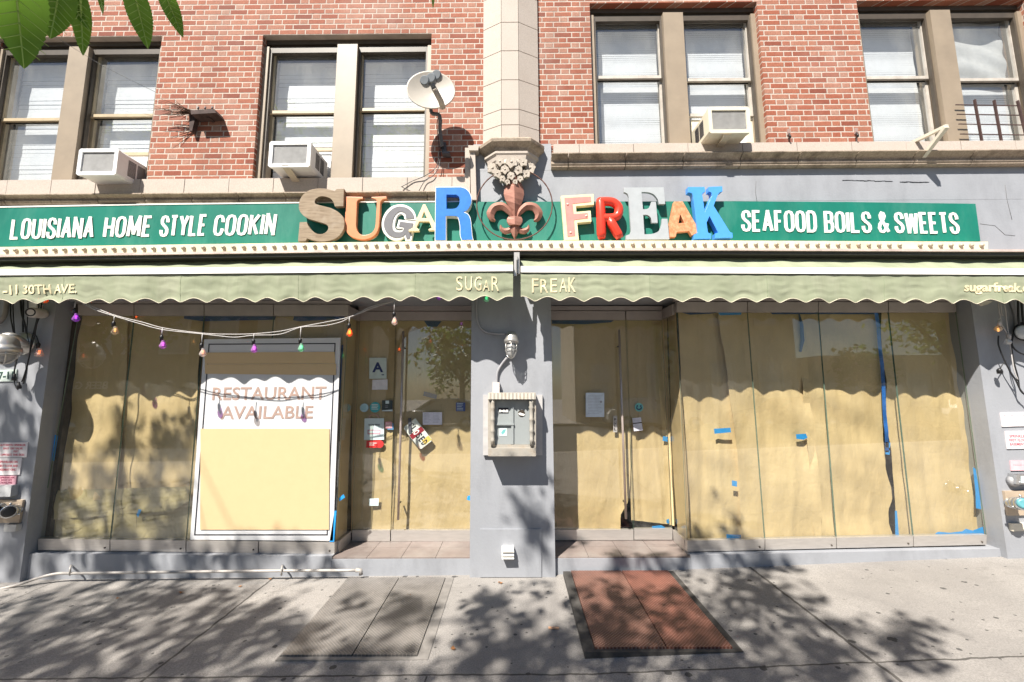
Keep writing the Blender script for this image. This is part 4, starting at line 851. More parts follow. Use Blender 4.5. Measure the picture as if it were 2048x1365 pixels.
# ================================================================== THINGS ON THE UPPER WALL
ACW = M('ac_white', (0.74, 0.74, 0.74), 0.4, var=0.04, bump=0.03, dirt=0.12); ACC = M('ac_cream', (0.70, 0.65, 0.52), 0.45, var=0.05, bump=0.03, dirt=0.2, dcol=(0.45, 0.36, 0.2))
FINS = M('fin_grey', (0.52, 0.52, 0.52), 0.6, 0.0, var=0.12, scale=25, bump=0.1, dirt=0.4, dcol=(0.16, 0.16, 0.16), dscale=9)
def air_conditioner(label, tl, tr, bl, Yf, body, strut=None, rounded=True):
    a, c, d = P(*tl, Yf), P(*tr, Yf), P(*bl, Yf); x0, x1, z1, z0 = a.x, c.x, (a.z + c.z) / 2, d.z; Yb = 0.17
    A = thing('air_conditioner', ((x0 + x1) / 2, (Yf + Yb) / 2, z0), label, 'air conditioner', 'window air conditioners')
    b = MB(); r = 0.018
    def prof(e): return [(x0 + r - e, z0 - e), (x1 - r + e, z0 - e), (x1 + e, z0 + r - e), (x1 + e, z1 - r + e), (x1 - r + e, z1 + e), (x0 + r - e, z1 + e), (x0 - e, z1 - r + e), (x0 - e, z0 + r - e)]
    b.hexa([(x, Yf + 0.02, z) for x, z in prof(0)], [(x, Yb, z) for x, z in prof(0)]); b.build('casing', body, A)
    # front bezel around the recessed coil
    b = MB(); W = 0.034; o = prof(0.004); i = [(x0 + W, z0 + W), (x1 - W, z0 + W), (x1 - W, z1 - W), (x0 + W, z1 - W)]
    st = len(b.v); b.v += [Vector((x, Yf, z)) for x, z in o]; si = len(b.v); b.v += [Vector((x, Yf, z)) for x, z in i]; sb = len(b.v); b.v += [Vector((x, Yf + 0.018, z)) for x, z in i]; so = len(b.v); b.v += [Vector((x, Yf + 0.03, z)) for x, z in o]
    for k0, k1, q in ((0, 1, (0, 1)), (2, 3, (1, 2)), (4, 5, (2, 3)), (6, 7, (3, 0))):
        b.face((st + k0, st + k1, si + q[1], si + q[0]))
    for k, q in ((1, 1), (3, 2), (5, 3), (7, 0)): b.face((st + k, st + (k + 1) % 8, si + q))
    for q in range(4): b.face((si + q, si + (q + 1) % 4, sb + (q + 1) % 4, sb + q))
    for k in range(8): b.face((st + (k + 1) % 8, st + k, so + k, so + (k + 1) % 8))
    bz = b.build('bezel', body, A)
    b = MB(); n = 26; zz0, zz1 = z0 + W, z1 - W
    for k in range(n):
        za, zb = zz0 + (zz1 - zz0) * k / n, zz0 + (zz1 - zz0) * (k + 1) / n
        b.poly([(x0 + W, Yf + 0.011, za), (x1 - W, Yf + 0.011, za), (x1 - W, Yf + 0.016, zb), (x0 + W, Yf + 0.016, zb)])
    b.build('coil_grille', FINS, A)
    for sx, sg in ((x0, -1), (x1, 1)):               # louvred panels on both sides
        for f0, f1 in ((0.30, 0.52), (0.56, 0.78)):
            b = MB(); L = Yb - Yf; y0, y1 = Yf + L * f0, Yf + L * f1; hz = (z1 - z0) * 0.62; zb = z0 + (z1 - z0) * 0.2
            for k in range(14):
                za = zb + hz * k / 14; b.box(min(sx, sx + sg * 0.002), max(sx, sx + sg * 0.002), y0, y1, za, za + hz / 14 * 0.62)
            b.build('side_louvre', M('louvre_dark', (0.06, 0.06, 0.07), 0.6, bump=0), A)
    if strut:
        (sx0, sy0), (sx1, sy1) = strut; t, f = P(sx0, sy0, Yf - 0.004), P(sx1, sy1, -0.035); w = Vector((0.036, 0, 0)); dn = Vector((0, 0.012, -0.012))
        MB().hexa([t - w, t + w, f + w, f - w], [t - w + dn, t + w + dn, f + w + dn, f - w + dn]).build('support_strut', M('strut_beige', (0.55, 0.48, 0.37), 0.5, bump=0.05), A)
    return A
air_conditioner('white air conditioner with a stained grey grille, in the far left window', (159, 299), (237, 297), (155, 350), -0.22, ACW)
air_conditioner('white air conditioner on a beige strut, in the window above the wooden letter S', (540, 284), (622, 282.5), (537, 334), -0.20, ACW, ((570, 331), (592, 362)))
air_conditioner('cream air conditioner jutting out in the window above the grey letter E', (1416, 214.5), (1498, 214.5), (1417, 266), -0.22, ACC, ((1455, 270), (1440, 292)))
# filler panels beside the units
for lab, q in (('pale filler board beside the air conditioner in the far left window', [(272, 322), (294, 322), (290, 364), (264, 364)]), ('pale filler board beside the air conditioner above the wooden letter S', [(636, 308), (662, 308), (660, 356), (632, 356)]), ('pleated cream side panel left of the cream air conditioner', [(1382, 240), (1408, 240), (1410, 288), (1384, 288)]), ('pleated cream side panel right of the cream air conditioner', [(1492, 240), (1508, 240), (1512, 288), (1494, 288)])):
    MB().slab(q, 0.20, 0.01).build('filler_panel', ACC if 'cream' in lab else ACW, label=lab, cat='filler panel')

# satellite dish
SD = thing('satellite_dish', P(886, 305, 0.03), 'grey satellite dish on a bent mast beside the pilaster', 'satellite dish')
DG = M('dish_grey', (0.42, 0.385, 0.335), 0.5, var=0.05, bump=0.03); DK = M('bracket_dark', (0.10, 0.10, 0.11), 0.5, 0.3, bump=0.05); LN = M('lnb_grey', (0.16, 0.18, 0.20), 0.5, bump=0)
c = P(862, 180, -0.27); nrm = Vector((0.10, -0.98, 0.06)).normalized(); ax = nrm.cross(Vector((0, 0, 1))).normalized(); ay = ax.cross(nrm).normalized()
b = MB(); rings = []
for k, (rr, h) in enumerate([(0.001, 0.045), (.25, .042), (.5, .032), (.75, .016), (.95, 0), (1, -.004), (1.0, .006), (.75, .024), (.5, .04), (.001, .053)]):
    rings.append(b.ring(c - nrm * h, ax, ay, 0.246 * rr, 36, 0.218 * rr))
for r0, r1 in zip(rings, rings[1:]): b.bridge(r0, r1)
b.build('reflector', DG, SD)
low = c - ay * 0.235; lnb = P(863, 160, -0.50)
b = MB(); foot = P(886, 217, -0.30); b.tube([foot, foot + (lnb - foot) * 0.3 + Vector((0.012, 0, -0.012)), lnb + Vector((0.02, 0.02, -0.07))], [.030, .030, .027], 8); b.build('feed_arm', M('arm_beige', (0.42, 0.37, 0.31), 0.5, bump=0), SD)
b = MB()
for dx, dz in ((-0.062, -0.025), (0, 0.0), (0.05, 0.03)): b.lathe(lnb + Vector((dx, -0.03, dz)), (0.1, 1, 0.25), [(0, .038), (0.01, .047), (0.06, .047), (0.09, .026)], 14)
b.lathe(lnb + Vector((0.015, 0.02, -0.07)), (-0.2, 0, 1), [(0, .02), (0.05, .03), (0.08, .03)], 10)
b.build('feed_horn', LN, SD)
MB().tube(spline([c - nrm * 0.05 - ay * 0.08, c - nrm * 0.10 - ay * 0.18, P(879, 232, -0.18), P(880, 262, -0.10), P(885, 294, -0.03)], 6), .019, 10).build('mast', DK, SD)
b = MB(); b.slab([(881, 284), (891, 284), (893, 306), (884, 306)], -0.01, 0.04); b.slab([(884, 303), (898, 303), (900, 307), (884, 307)], -0.05, 0.08); b.build('wall_bracket', DK, SD)
for pts in (((879, 225, -.16), (874, 250, -.06), (877, 280, -.02), (878, 310, -.02), (872, 335, -.03), (850, 352, -.05), (826, 362, -.04), (803, 374, -.05)), ((884, 240, -.16), (882, 270, -.05), (881, 310, -.02), (877, 335, -.035), (866, 352, -.05), (850, 362, -.05), (838, 382, -.06)), ((803, 374, -.05), (815, 380, -.06), (824, 384, -.06))):
    MB().tube(spline([P(*p) for p in pts], 6), 0.004, 6).build('cable', BLACK, SD)

# bracket with dead twigs
TB = thing('wall_bracket', P(410, 240, 0.02), 'rusty bracket with dead twigs on the brick between the left windows', 'bracket')
b = MB(); b.slab([(381, 221), (428, 218), (432, 226), (382, 229)], -0.10, 0.128); b.slab([(378, 229), (392, 228), (384, 262), (379, 262)], -0.03, 0.055); b.slab(rq(414, 226, 419, 236), -0.05, 0.075); b.build('shelf', M('rusty_dark', (0.07, 0.045, 0.04), 0.8, 0.2, var=0.4, bump=0.3), TB)
for x in (396, 410, 424): MB().tube([P(x, 219, -0.09), P(x + 1, 214, -0.09)], 0.008, 6).build('bolt', DK, TB)
random.seed(5); TW = M('dry_twig', (0.11, 0.055, 0.035), 0.9, var=0.4, bump=0)
b = MB()
for i in range(34):
    s0 = P(382 + random.uniform(-6, 8), 224 + random.uniform(-3, 5), -0.06); L = random.uniform(0.12, 0.42); an = random.uniform(-0.25, 0.75); dv = Vector((-cos(an), random.uniform(-0.35, 0.2), sin(an) * 0.55)); mid = s0 + dv * L * 0.5 + Vector((0, 0, random.uniform(-.03, .03)))
    b.tube([s0, mid, s0 + dv * L + Vector((0, 0, random.uniform(-.06, .02)))], [.004, .003, .0012], 4)
    if i % 3 == 0: b.tube([mid, mid + Vector((-0.06, -0.02, random.uniform(-.05, .06)))], [.0025, .001], 4)
b.build('dead_twigs', TW, TB)
MB().tube([P(310, 184, -0.03), P(260, 160, -0.06), P(205, 132, -0.10), P(120, 80, -0.2)], 0.0018, 4).build('wire', BLACK, TB)

# small hooks, cream support frame, window guard
for x, y, lab in ((1578, 268, 'small iron hook on the brick left of the last window, nearer the cream air conditioner'), (1713, 266, 'small iron hook on the brick at the edge of the last window')):
    H = thing('iron_hook', P(x, y + 8, 0.02), lab, 'hook'); b = MB(); b.slab(rq(x - 3, y - 10, x + 3, y + 2), 0.018, 0.014); b.build('plate', M('pinkish_iron', (0.35, 0.24, 0.21), 0.7, 0.2, bump=0.1), H)
    MB().tube(spline([P(x, y, 0.02), P(x + 1, y + 2, -0.05), P(x + 3, y + 7, -0.06), P(x - 1, y + 10, -0.03)], 4), 0.009, 8).build('hook', BLACK, H)
SF = thing('support_frame', P(1850, 317, -0.05), 'empty cream air conditioner support frame standing on the right ledge', 'support frame')
CR = M('cream_steel', (0.66, 0.62, 0.52), 0.45, var=0.05, bump=0.03, dirt=0.2)
def bar(p0, p1, w, h, nm, mt, par):
    t = (p1 - p0).normalized(); s_ = t.cross(Vector((0, 0, 1)));  s_ = (s_ if s_.length > 0.1 else Vector((1, 0, 0))).normalized() * w / 2; u = s_.cross(t).normalized() * h / 2
    return MB().hexa([p0 - s_ - u, p0 + s_ - u, p0 + s_ + u, p0 - s_ + u], [p1 - s_ - u, p1 + s_ - u, p1 + s_ + u, p1 - s_ + u]).build(nm, mt, par)
bar(P(1810, 293, 0.08), P(1894, 252, -0.30), .035, .03, 'rail', CR, SF); bar(P(1893, 254, -0.30), P(1846, 315, -0.05), .04, .03, 'strut', CR, SF); MB().slab([(1862, 303), (1872, 318), (1854, 318)], -0.045, 0.03).build('gusset', DK, SF); MB().tube([P(1868, 291, 0.03), P(1872, 286, 0.0), P(1876, 292, 0.0)], 0.006, 6).build('screw', BLACK, SF)
WG = thing('window_guard', P(1990, 295, 0.0), 'dark iron window guard at the foot of the last window on the right', 'window guard')
IR = M('dark_iron', (0.085, 0.05, 0.045), 0.7, 0.3, var=0.3, bump=0.2)
for y in (210, 229, 248.5, 268.5, 288): bar(P(1911 + (y - 210) * 0.16, y, 0.02), P(2038 + (y - 210) * 0.19, y + 2, 0.02), .008, .008, 'cross_bar', IR, WG)
for x0_, y0_, x1_ in ((1949, 200, 1966), (1988, 201, 2005), (2035, 202, 2058)): bar(P(x0_, y0_, 0.0), P(x1_, 296, 0.0), .014, .02, 'upright', IR, WG)

# ================================================================== CENTRE PIER
CASTM = M('cast_aluminium', (0.62, 0.60, 0.57), 0.35, 0.75, var=0.06, bump=0.05)
JAR = glass_material('jar_glass', (0.9, 0.9, 0.88), 0.12, 0.02, 0.55, (0.55, 0.55, 0.55))
def jar_lamp(label, c, tip, s=1.0, base_c=None, with_base=None):
    T = thing('wall_lamp', c, label, 'wall lamp', 'caged jar wall lamps'); ax = (tip - c).normalized(); L = (tip - c).length
    MB().lathe(c, ax, [(-0.015 * s, .020 * s), (-.012 * s, .045 * s), (0.02 * s, .066 * s), (0.055 * s, .072 * s), (0.07 * s, .072 * s), (0.075 * s, .08 * s), (.105 * s, .08 * s), (.11 * s, .06 * s)], 24).build('cap', CASTM, T)
    MB().lathe(c, ax, [(0.108 * s, .052 * s), (L * .55, .054 * s), (L * .8, .046 * s), (L * .93, .028 * s), (L * .97, .004)], 20, False).build('jar', JAR, T)
    MB().lathe(c, ax, [(0.108 * s, .012 * s), (L * .5, .016 * s), (L * .62, .017 * s), (L * .70, .010 * s), (L * .72, .003)], 12).build('lamp_bulb', M('lamp_bulb', (0.6, 0.58, 0.55), 0.4, bump=0), T)
    u = Vector((1, 0, 0)); v = ax.cross(u).normalized(); u = v.cross(ax).normalized(); b = MB()
    for k in range(6):
        a = k * pi / 3 + pi / 6; d = u * cos(a) + v * sin(a)
        b.tube([c + ax * h + d * r * s for h, r in ((.10 * s, .066), (L * .6, .068), (L * .82, .058), (L * .95, .034), (L, .006))], .0042 * s, 6)
    for h, r in ((.42, .068), (.56, .068), (.70, .066)): b.tube([c + ax * L * h + (u * cos(2*pi*i/24) + v * sin(2*pi*i/24)) * r * s for i in range(24)], .0035 * s, 6, closed=True)
    b.build('cage', CASTM, T); return T
lc = P(1023, 668, -0.11); jar_lamp('silver caged wall lamp high on the central grey pier', lc, P(1022, 717, -0.155), 0.9)
CP = M('grey_conduit', (0.30, 0.30, 0.32), 0.5, var=0.05, bump=0.1)
def pipe(label, pts, r, mt=None, cat='conduit', nm='conduit', grp=None, par=None):
    b = MB().tube(spline([P(*p) for p in pts], 6), r, 10)
    return b.build(nm, mt or CP, par, label=label, cat=cat if label else None, group=grp)
pipe('thin grey conduit curving down to the central wall lamp', ((953, 590, -.02), (953, 622, -.02), (956, 645, -.02), (967, 661, -.025), (985, 667, -.04), (1013, 668, -.085)), 0.011)
pipe('short grey conduit from the central wall lamp to the meter cabinet', ((1014, 716, -.03), (1003, 730, -.02), (995, 745, -.02), (993, 768, -.02)), 0.013)
MB().slab([(985, 765), (999, 765), (999, 788), (985, 788)], -0.055, 0.053).build('junction_box', M('pale_pink_paint', (0.60, 0.55, 0.53), 0.5, bump=0.1), label='small pale junction box on top of the meter cabinet', cat='junction box')
# meter cabinet
MC = thing('meter_cabinet', P(1025, 914, -0.05), 'shabby white cabinet with carved columns on the central pier', 'cabinet')
SHAB = M('shabby_white', (0.36, 0.335, 0.295), 0.7, var=0.2, scale=12, bump=0.4, bscale=50, dirt=0.8, dcol=(0.25, 0.19, 0.13), dscale=12); CPAN = M('cabinet_grey', (0.29, 0.315, 0.32), 0.5, var=0.06, scale=6, bump=0.08, dirt=0.25, dcol=(0.32, 0.34, 0.35))
MB().slab(rq(966, 790, 1085, 911), -0.035, 0.034).build('back_board', M('board_paint', (0.46, 0.45, 0.45), 0.55, bump=0.1), MC)
b = MB(); Yq = -0.20
b.slab(rq(976, 798, 982, 896), Yq + 0.02, 0.165); b.slab(rq(1067, 798, 1072, 896), Yq + 0.02, 0.165); b.slab(rq(982, 890, 1067, 896), Yq + 0.03, 0.155)
b.build('box_side', SHAB, MC)
b = MB(); n = 13
for i in range(n):
    xa, xb = 976 + 96 * i / n, 976 + 96 * (i + 1) / n; a = [P(x_, 787, Yq + .02) for x_ in (xa, (xa + xb) / 2, xb)]; d = [P(x_, 799, Yq - .015) for x_ in (xa, (xa + xb) / 2, xb)]
    for L_ in (a, d): L_[1].y -= 0.014
    b.poly([d[0], d[1], a[1], a[0]]); b.poly([d[1], d[2], a[2], a[1]]); b.poly([a[0], a[1], a[2], Vector((a[2].x, -0.034, a[2].z + .006)), Vector((a[0].x, -0.034, a[0].z + .006))]); b.poly([d[2], d[1], d[0], Vector((d[0].x, -0.034, d[0].z)), Vector((d[2].x, -0.034, d[2].z))])
b.build('scalloped_hood', SHAB, MC)
for xx in (985.5, 1063.5):
    t_, f_ = P(xx, 800, Yq + 0.012), P(xx, 893, Yq + 0.012); L = (t_ - f_).length
    MB().lathe(f_, (0, 0, 1), [(L * q, r) for q, r in ((0, .018), (.1, .018), (.12, .024), (.16, .016), (.3, .019), (.33, .025), (.37, .017), (.55, .02), (.58, .026), (.62, .017), (.8, .02), (.84, .026), (.88, .018), (.93, .024), (1, .022))], 12).build('column', SHAB, MC)
MB().slab(rq(976, 897, 1072, 913), Yq - 0.01, 0.175).build('base_rail', SHAB, MC)
MB().slab(rq(989, 801, 1023.5, 889), Yq + 0.05, 0.01).build('door_panel', CPAN, MC); MB().slab(rq(1026, 801, 1060, 889), Yq + 0.05, 0.01).build('door_panel', CPAN, MC)
MB().slab(rq(1022.5, 801, 1027, 889), Yq + 0.035, 0.025).build('centre_bar', CPAN, MC); MB().slab(rq(990, 847.5, 1028, 851), Yq + 0.03, 0.03).build('shelf', CPAN, MC)
b = MB(); b.slab(rq(997, 816, 1017, 827), Yq + 0.047, 0.002); sk = b.build('sticker', PB, MC)
b = MB()
for k, (x_, w_, h_) in enumerate(((998.5, 3, 5), (1002, 4, 3), (1006, 3, 5), (1009.5, 2, 4), (1012, 4, 5))): b.slab(rq(x_, 820 + k % 2, x_ + w_, 820 + h_ + k % 2), Yq + 0.0455, 0.001)
b.build('print', SIGNW, sk)
st2 = MB().slab(rq(999, 857, 1014, 872), Yq + 0.047, 0.002).build('sticker', M('mint_sticker', (0.62, 0.74, 0.72), 0.5, bump=0), MC)
b = MB(); b.slab([(1002, 866), (1006, 860), (1012, 859), (1010, 865), (1005, 870)], Yq + 0.0455, 0.001); b.build('print', M('teal_print', (0.15, 0.42, 0.42), 0.5, bump=0), st2)
b = MB(); b.lathe(P(1043, 827, Yq + 0.05), (0, -1, 0), [(0, .033), (0.004, .033), (0.005, .03)], 22); rs = b.build('round_sticker', M('brown_sticker', (0.05, 0.04, 0.03), 0.4, bump=0), MC)
b = MB(); b.slab([(1036, 828), (1040, 825.5), (1050, 829), (1048, 832), (1040, 831)], Yq + 0.0435, 0.001); b.build('print', SIGNW, rs)
# vent on the access panel
VN = thing('vent_cap', P(1017, 1115, -0.05), 'small white vent cap low on the central pier', 'vent')
b = MB(); q0, q1 = P(1004, 1094, -0.02), P(1028, 1113, -0.02); b.hexa([(q0.x, -0.085, q1.z), (q1.x, -0.085, q1.z), (q1.x, -0.07, q0.z), (q0.x, -0.07, q0.z)], [(q0.x, -0.0125, q1.z), (q1.x, -0.0125, q1.z), (q1.x, -0.0125, q0.z + .01), (q0.x, -0.0125, q0.z + .01)]); b.build('hood', WHITE, VN)
for k in range(2): z = q1.z + 0.022 + k * 0.035; MB().box(q0.x + .004, q1.x - .004, -0.0885, -0.086 + 0.004 * 0, z, z + 0.012).build('louvre', M('vent_slot', (0.42, 0.40, 0.36), 0.6, bump=0), VN)

# ================================================================== DOOR NOTICES
def notice(nm, label, cat, q, Y, mat, th=0.001): return MB().slab(q, Y, th).build(nm, mat, label=label, cat=cat)
SKY_ = M('pale_blue_card', (0.60, 0.72, 0.74), 0.5, var=0.03, bump=0); NAVY = M('navy_print', (0.02, 0.035, 0.13), 0.5, bump=0); TEAL = M('teal_sticker', (0.06, 0.42, 0.46), 0.45, var=0.05, bump=0); LAV = M('pale_lavender_paper', (0.66, 0.66, 0.76), 0.6, bump=0)
YD = 0.466
def lines(par, x0, y0, x1, n, step, mat, Y, seed=0, th=0.55):
    random.seed(seed); b = MB()
    for i in range(n):
        e = x1 - random.uniform(0, (x1 - x0) * .4); b.slab(rq(x0, y0 + i * step, e, y0 + i * step + th), Y, 0.0004)
    b.build('print', mat, par)
GT = M('grey_print', (0.35, 0.36, 0.42), 0.6, bump=0)
gr = notice('grade_card', 'pale card with a large navy letter A on the left narrow pane', 'notice', rq(738.5, 716, 773, 758), YD, M('grade_card', (0.55, 0.64, 0.60), 0.5, bump=0))
text('A', rq(744.5, 725, 766.5, 745), YD - .0015, 0.001, 0.035).build('lettering', NAVY, gr); MB().slab(rq(763, 749, 768, 751), YD - .0012, 0.001).build('print', NAVY, gr)
notice('notice_card', 'blank white card below the letter A card', 'notice', [(745, 760), (775, 759), (775, 780), (744, 780)], YD, M('card_white', (0.70, 0.69, 0.72), 0.5, bump=0))
def disc(label, x, y, r, mat, Y=YD): return MB().lathe(P(x, y, Y), (0, -1, 0), [(0, r), (0.0008, r), (0.001, r * .98)], 28).build('round_sticker', mat, label=label, cat='sticker')
d1 = disc('round pale blue sticker, left of the teal one', 728.5, 816, .047, M('light_blue_sticker', (0.42, 0.60, 0.68), 0.5, bump=0)); lines(d1, 722, 812, 734, 4, 2.4, TEAL, YD - .002, 3)
disc('faint round sticker on the glass return right of the poster', 694, 816, .04, M('faint_sticker', (0.28, 0.36, 0.34), 0.5, bump=0), 0.35)
d2 = disc('round teal sticker between the pale blue and dark ones', 750, 815, .058, TEAL); lines(d2, 743, 809, 757, 4, 3, SIGNW, YD - .002, 4, 1.2)
dk = notice('square_sticker', 'square dark sticker with a small white badge beside the teal one', 'sticker', [(764, 801), (785.5, 801), (785, 823), (763.5, 823)], YD, M('charcoal_sticker', (0.035, 0.05, 0.055), 0.5, bump=0)); MB().slab(rq(771, 801.5, 778, 808), YD - .0012, .001).build('badge', SKY_, dk); lines(dk, 770, 812, 779, 2, 3, GT, YD - .0012, 6, .8); MB().slab([(764, 821), (785, 819.5), (785, 823), (764, 823)], YD - .0013, .001).build('stripe', SKY_, dk)
bg_ = notice('bag_sign', 'pale blue paper bag shaped sign with a pink handle on the left narrow pane', 'sign', [(729, 837), (768, 837), (768, 880), (728, 880)], YD, SKY_)
MB().tube([P(748 + 10 * cos(a), 837 - 8 * sin(a), YD - .004) for a in [pi * i / 12 for i in range(13)]], .0035, 6).build('handle', M('pink_cord', (0.62, 0.36, 0.36), 0.6, bump=0), bg_)
text('SUGAR FREAK', rq(737, 848.5, 760, 852), YD - .0015, .001, .02).build('lettering', PB, bg_); MB().slab(rq(735, 860, 761, 869), YD - .0012, .001).build('label_strip', M('dusty_pink', (0.55, 0.30, 0.36), 0.5, bump=0), bg_); MB().slab(rq(737, 862, 759, 866.5), YD - .0017, .001).build('print', SKY_, bg_)
rp = MB().slab([(733, 882), (762, 881), (766, 884), (767.5, 888.5), (766, 893), (762, 896), (732, 896)], YD, .001).build('red_sticker', M('red_sticker', (0.62, 0.04, 0.04), 0.4, bump=0), label='red pill shaped sticker below the bag sign', cat='sticker'); lines(rp, 738, 886, 755, 2, 3.8, SIGNW, YD - .0012, 8, 1.3)
pk = notice('pink_sticker', 'small square pink sticker right of the bag sign', 'sticker', rq(770.5, 844, 784, 857), YD - .001, M('pink_sticker', (0.72, 0.36, 0.40), 0.5, bump=0)); lines(pk, 772, 847, 782, 3, 3, SIGNW, YD - .0022, 9, .9); notice('blue_sticker', 'blue sticker edge showing behind the square pink one', 'sticker', rq(775, 847, 787, 860), YD + .001, M('mid_blue_card', (0.10, 0.25, 0.42), 0.5, bump=0))
wn_ = notice('paper_notice', 'white landscape notice on the left door right of the closed sign', 'notice', rq(845.5, 825, 884, 850), YD, LAV)
for i, xx in enumerate((848, 866)): lines(wn_, xx, 828, xx + 15, 7, 2.9, GT, YD - .0012, 20 + i)
nv = notice('navy_sticker', 'small navy sticker at the right side of the left door', 'sticker', rq(912, 805.5, 930.5, 823), YD, M('navy_sticker', (0.05, 0.08, 0.24), 0.5, bump=0)); lines(nv, 914, 807, 929, 5, 3.2, SKY_, YD - .0012, 11, .9)
ml = notice('paper_notice', 'small pale blue card low on the left narrow pane', 'notice', [(738, 998), (757.5, 997), (757, 1012), (738, 1012)], YD, SKY_); lines(ml, 740, 1000, 756, 4, 3, GT, YD - .0012, 12)
# closed sign of licence plate pieces
CS = thing('closed_sign', P(838, 897, YD - .01), 'tilted sign reading CLOSED made of cut licence plates on the left door', 'sign')
CSW = M('plate_white', (0.66, 0.70, 0.64), 0.4, 0.2, var=0.06, bump=0.05, dirt=0.3, dscale=16)
def rot(x, y, cx=835.5, cy=868.5, an=radians(52)): return (cx + x * cos(an) - y * sin(an), cy + x * sin(an) + y * cos(an))
hw, hh = 28, 15.5; cor = [(-hw, -hh), (hw - 3, -hh), (hw, -hh + 3), (hw, hh - 3), (hw - 3, hh), (-hw + 3, hh), (-hw, hh - 3)]
plq = [rot(*p) for p in cor]; MB().slab(plq, YD - .012, .008).build('plate', CSW, CS)
MB().slab([rot(-8, -hh + .4), rot(2.5, -hh + .4), rot(2.5, hh - .4), rot(-8, hh - .4)], YD - .0128, .0012).build('red_piece', M('dark_red_plate', (0.22, 0.02, 0.03), 0.4, bump=0), CS)
MB().slab([rot(15.5, -hh + .6), rot(26, -hh + .6), rot(26, 2), rot(15.5, 2)], YD - .0128, .0012).build('yellow_piece', M('mustard_plate', (0.55, 0.42, 0.10), 0.4, bump=0), CS)
for i, ch in enumerate('CLOSED'):
    xx = -25 + i * 8.7; q = [rot(xx, -7), rot(xx + 6.2, -7), rot(xx + 6.2, 7), rot(xx, 7)]
    text(ch, q, YD - .0142, .001, .03).build('lettering', PB if ch not in 'O' else SIGNW, CS)
MB().slab([(816, 837), (822, 836), (823, 866), (817, 867)], YD - .022, .008).build('hanger', M('dark_strap', (0.07, 0.075, 0.09), 0.5, bump=0), CS)
# right door
wl = notice('paper_notice', 'white letter sheet taped to the right door', 'notice', rq(1171.5, 786, 1208.5, 834.5), YD, M('letter_white', (0.66, 0.74, 0.82), 0.6, bump=0)); lines(wl, 1176, 791, 1205, 13, 3, GT, YD - .0012, 31, .4)
MB().lathe(P(1202, 804, YD - .001), (0, -1, 0), [(0, .012), (.0005, .012)], 12).build('seal', GT, wl)
pp = notice('pull_plate', 'small upright plate reading PULL on the right door', 'sign', rq(1226.5, 832, 1234.5, 865), YD, M('steel_plate', (0.50, 0.48, 0.46), 0.4, 0.4, bump=0))
for i, ch in enumerate('PULL'): text(ch, rq(1228.3, 837 + i * 6.4, 1232.7, 842 + i * 6.4), YD - .0015, .001, .03).build('lettering', PB, pp)
ds = disc('round teal sticker with a dark smile on the pane right of the right door', 1278, 815, .047, M('mint_teal', (0.16, 0.48, 0.48), 0.5, bump=0)); MB().tube([P(1278 + 5 * cos(a), 815 + 4.5 * sin(a), YD - .003) for a in [pi * i / 10 for i in range(11)]], .006, 6).build('print', NAVY, ds)
for xx in (1274.5, 1281.5): MB().slab(rq(xx - 1.3, 811, xx + 1.3, 814), YD - .0022, .001).build('print', NAVY, ds)
cd2 = notice('paper_notice', 'pair of small white cards on the pane right of the right door', 'notice', [(1264.5, 837), (1282, 835), (1285.5, 861), (1268, 863)], YD, LAV); MB().slab([(1266, 846.5), (1283.5, 844.5), (1283.8, 846.5), (1266.3, 848.5)], YD - .0012, .001).build('print', PB, cd2)
lines(cd2, 1267, 840, 1281, 2, 2.2, GT, YD - .0012, 41)

# ================================================================== STRING LIGHTS
def tint_glass(nm, tint, f0=0.08): 
    if nm not in CACHE: CACHE[nm] = glass_material(nm, tint, f0, 0.02, 0.32, tuple(min(1, c * .9) for c in tint))
    return CACHE[nm]
def glow(nm, col, st):
    if nm in CACHE: return CACHE[nm]
    t = NT(nm); t.base(col); t.setp(Roughness=0.5); t.b.inputs['Emission Color'].default_value = (*col, 1); t.b.inputs['Emission Strength'].default_value = st; CACHE[nm] = t.m; return t.m
BC = {'purple': (tint_glass('purple_glass', (0.60, 0.22, 0.80)), glow('purple_filament', (0.80, 0.15, 1.0), 0.8)), 'magenta': (tint_glass('magenta_glass', (0.80, 0.40, 0.85)), glow('magenta_filament', (0.9, 0.15, 0.9), 0.8)),
      'clear': (tint_glass('clear_glass', (0.97, 0.90, 0.86)), glow('orange_filament', (1.0, 0.25, 0.08), 0.9)), 'amber': (tint_glass('amber_glass', (0.95, 0.84, 0.66)), glow('amber_filament', (1.0, 0.5, 0.15), 0.8)),
      'green': (tint_glass('green_glass', (0.55, 0.92, 0.70)), glow('green_filament', (0.15, 0.9, 0.45), 0.7)), 'orange': (tint_glass('orange_glass', (1.0, 0.45, 0.15)), glow('hot_filament', (1.0, 0.22, 0.02), 5.0)), 'dead': (tint_glass('dead_glass', (0.9, 0.9, 0.9), 0.14), None)}
GREYC = M('pale_cord', (0.45, 0.43, 0.42), 0.6, bump=0); SOCK = M('grey_socket', (0.42, 0.40, 0.39), 0.5, bump=0)
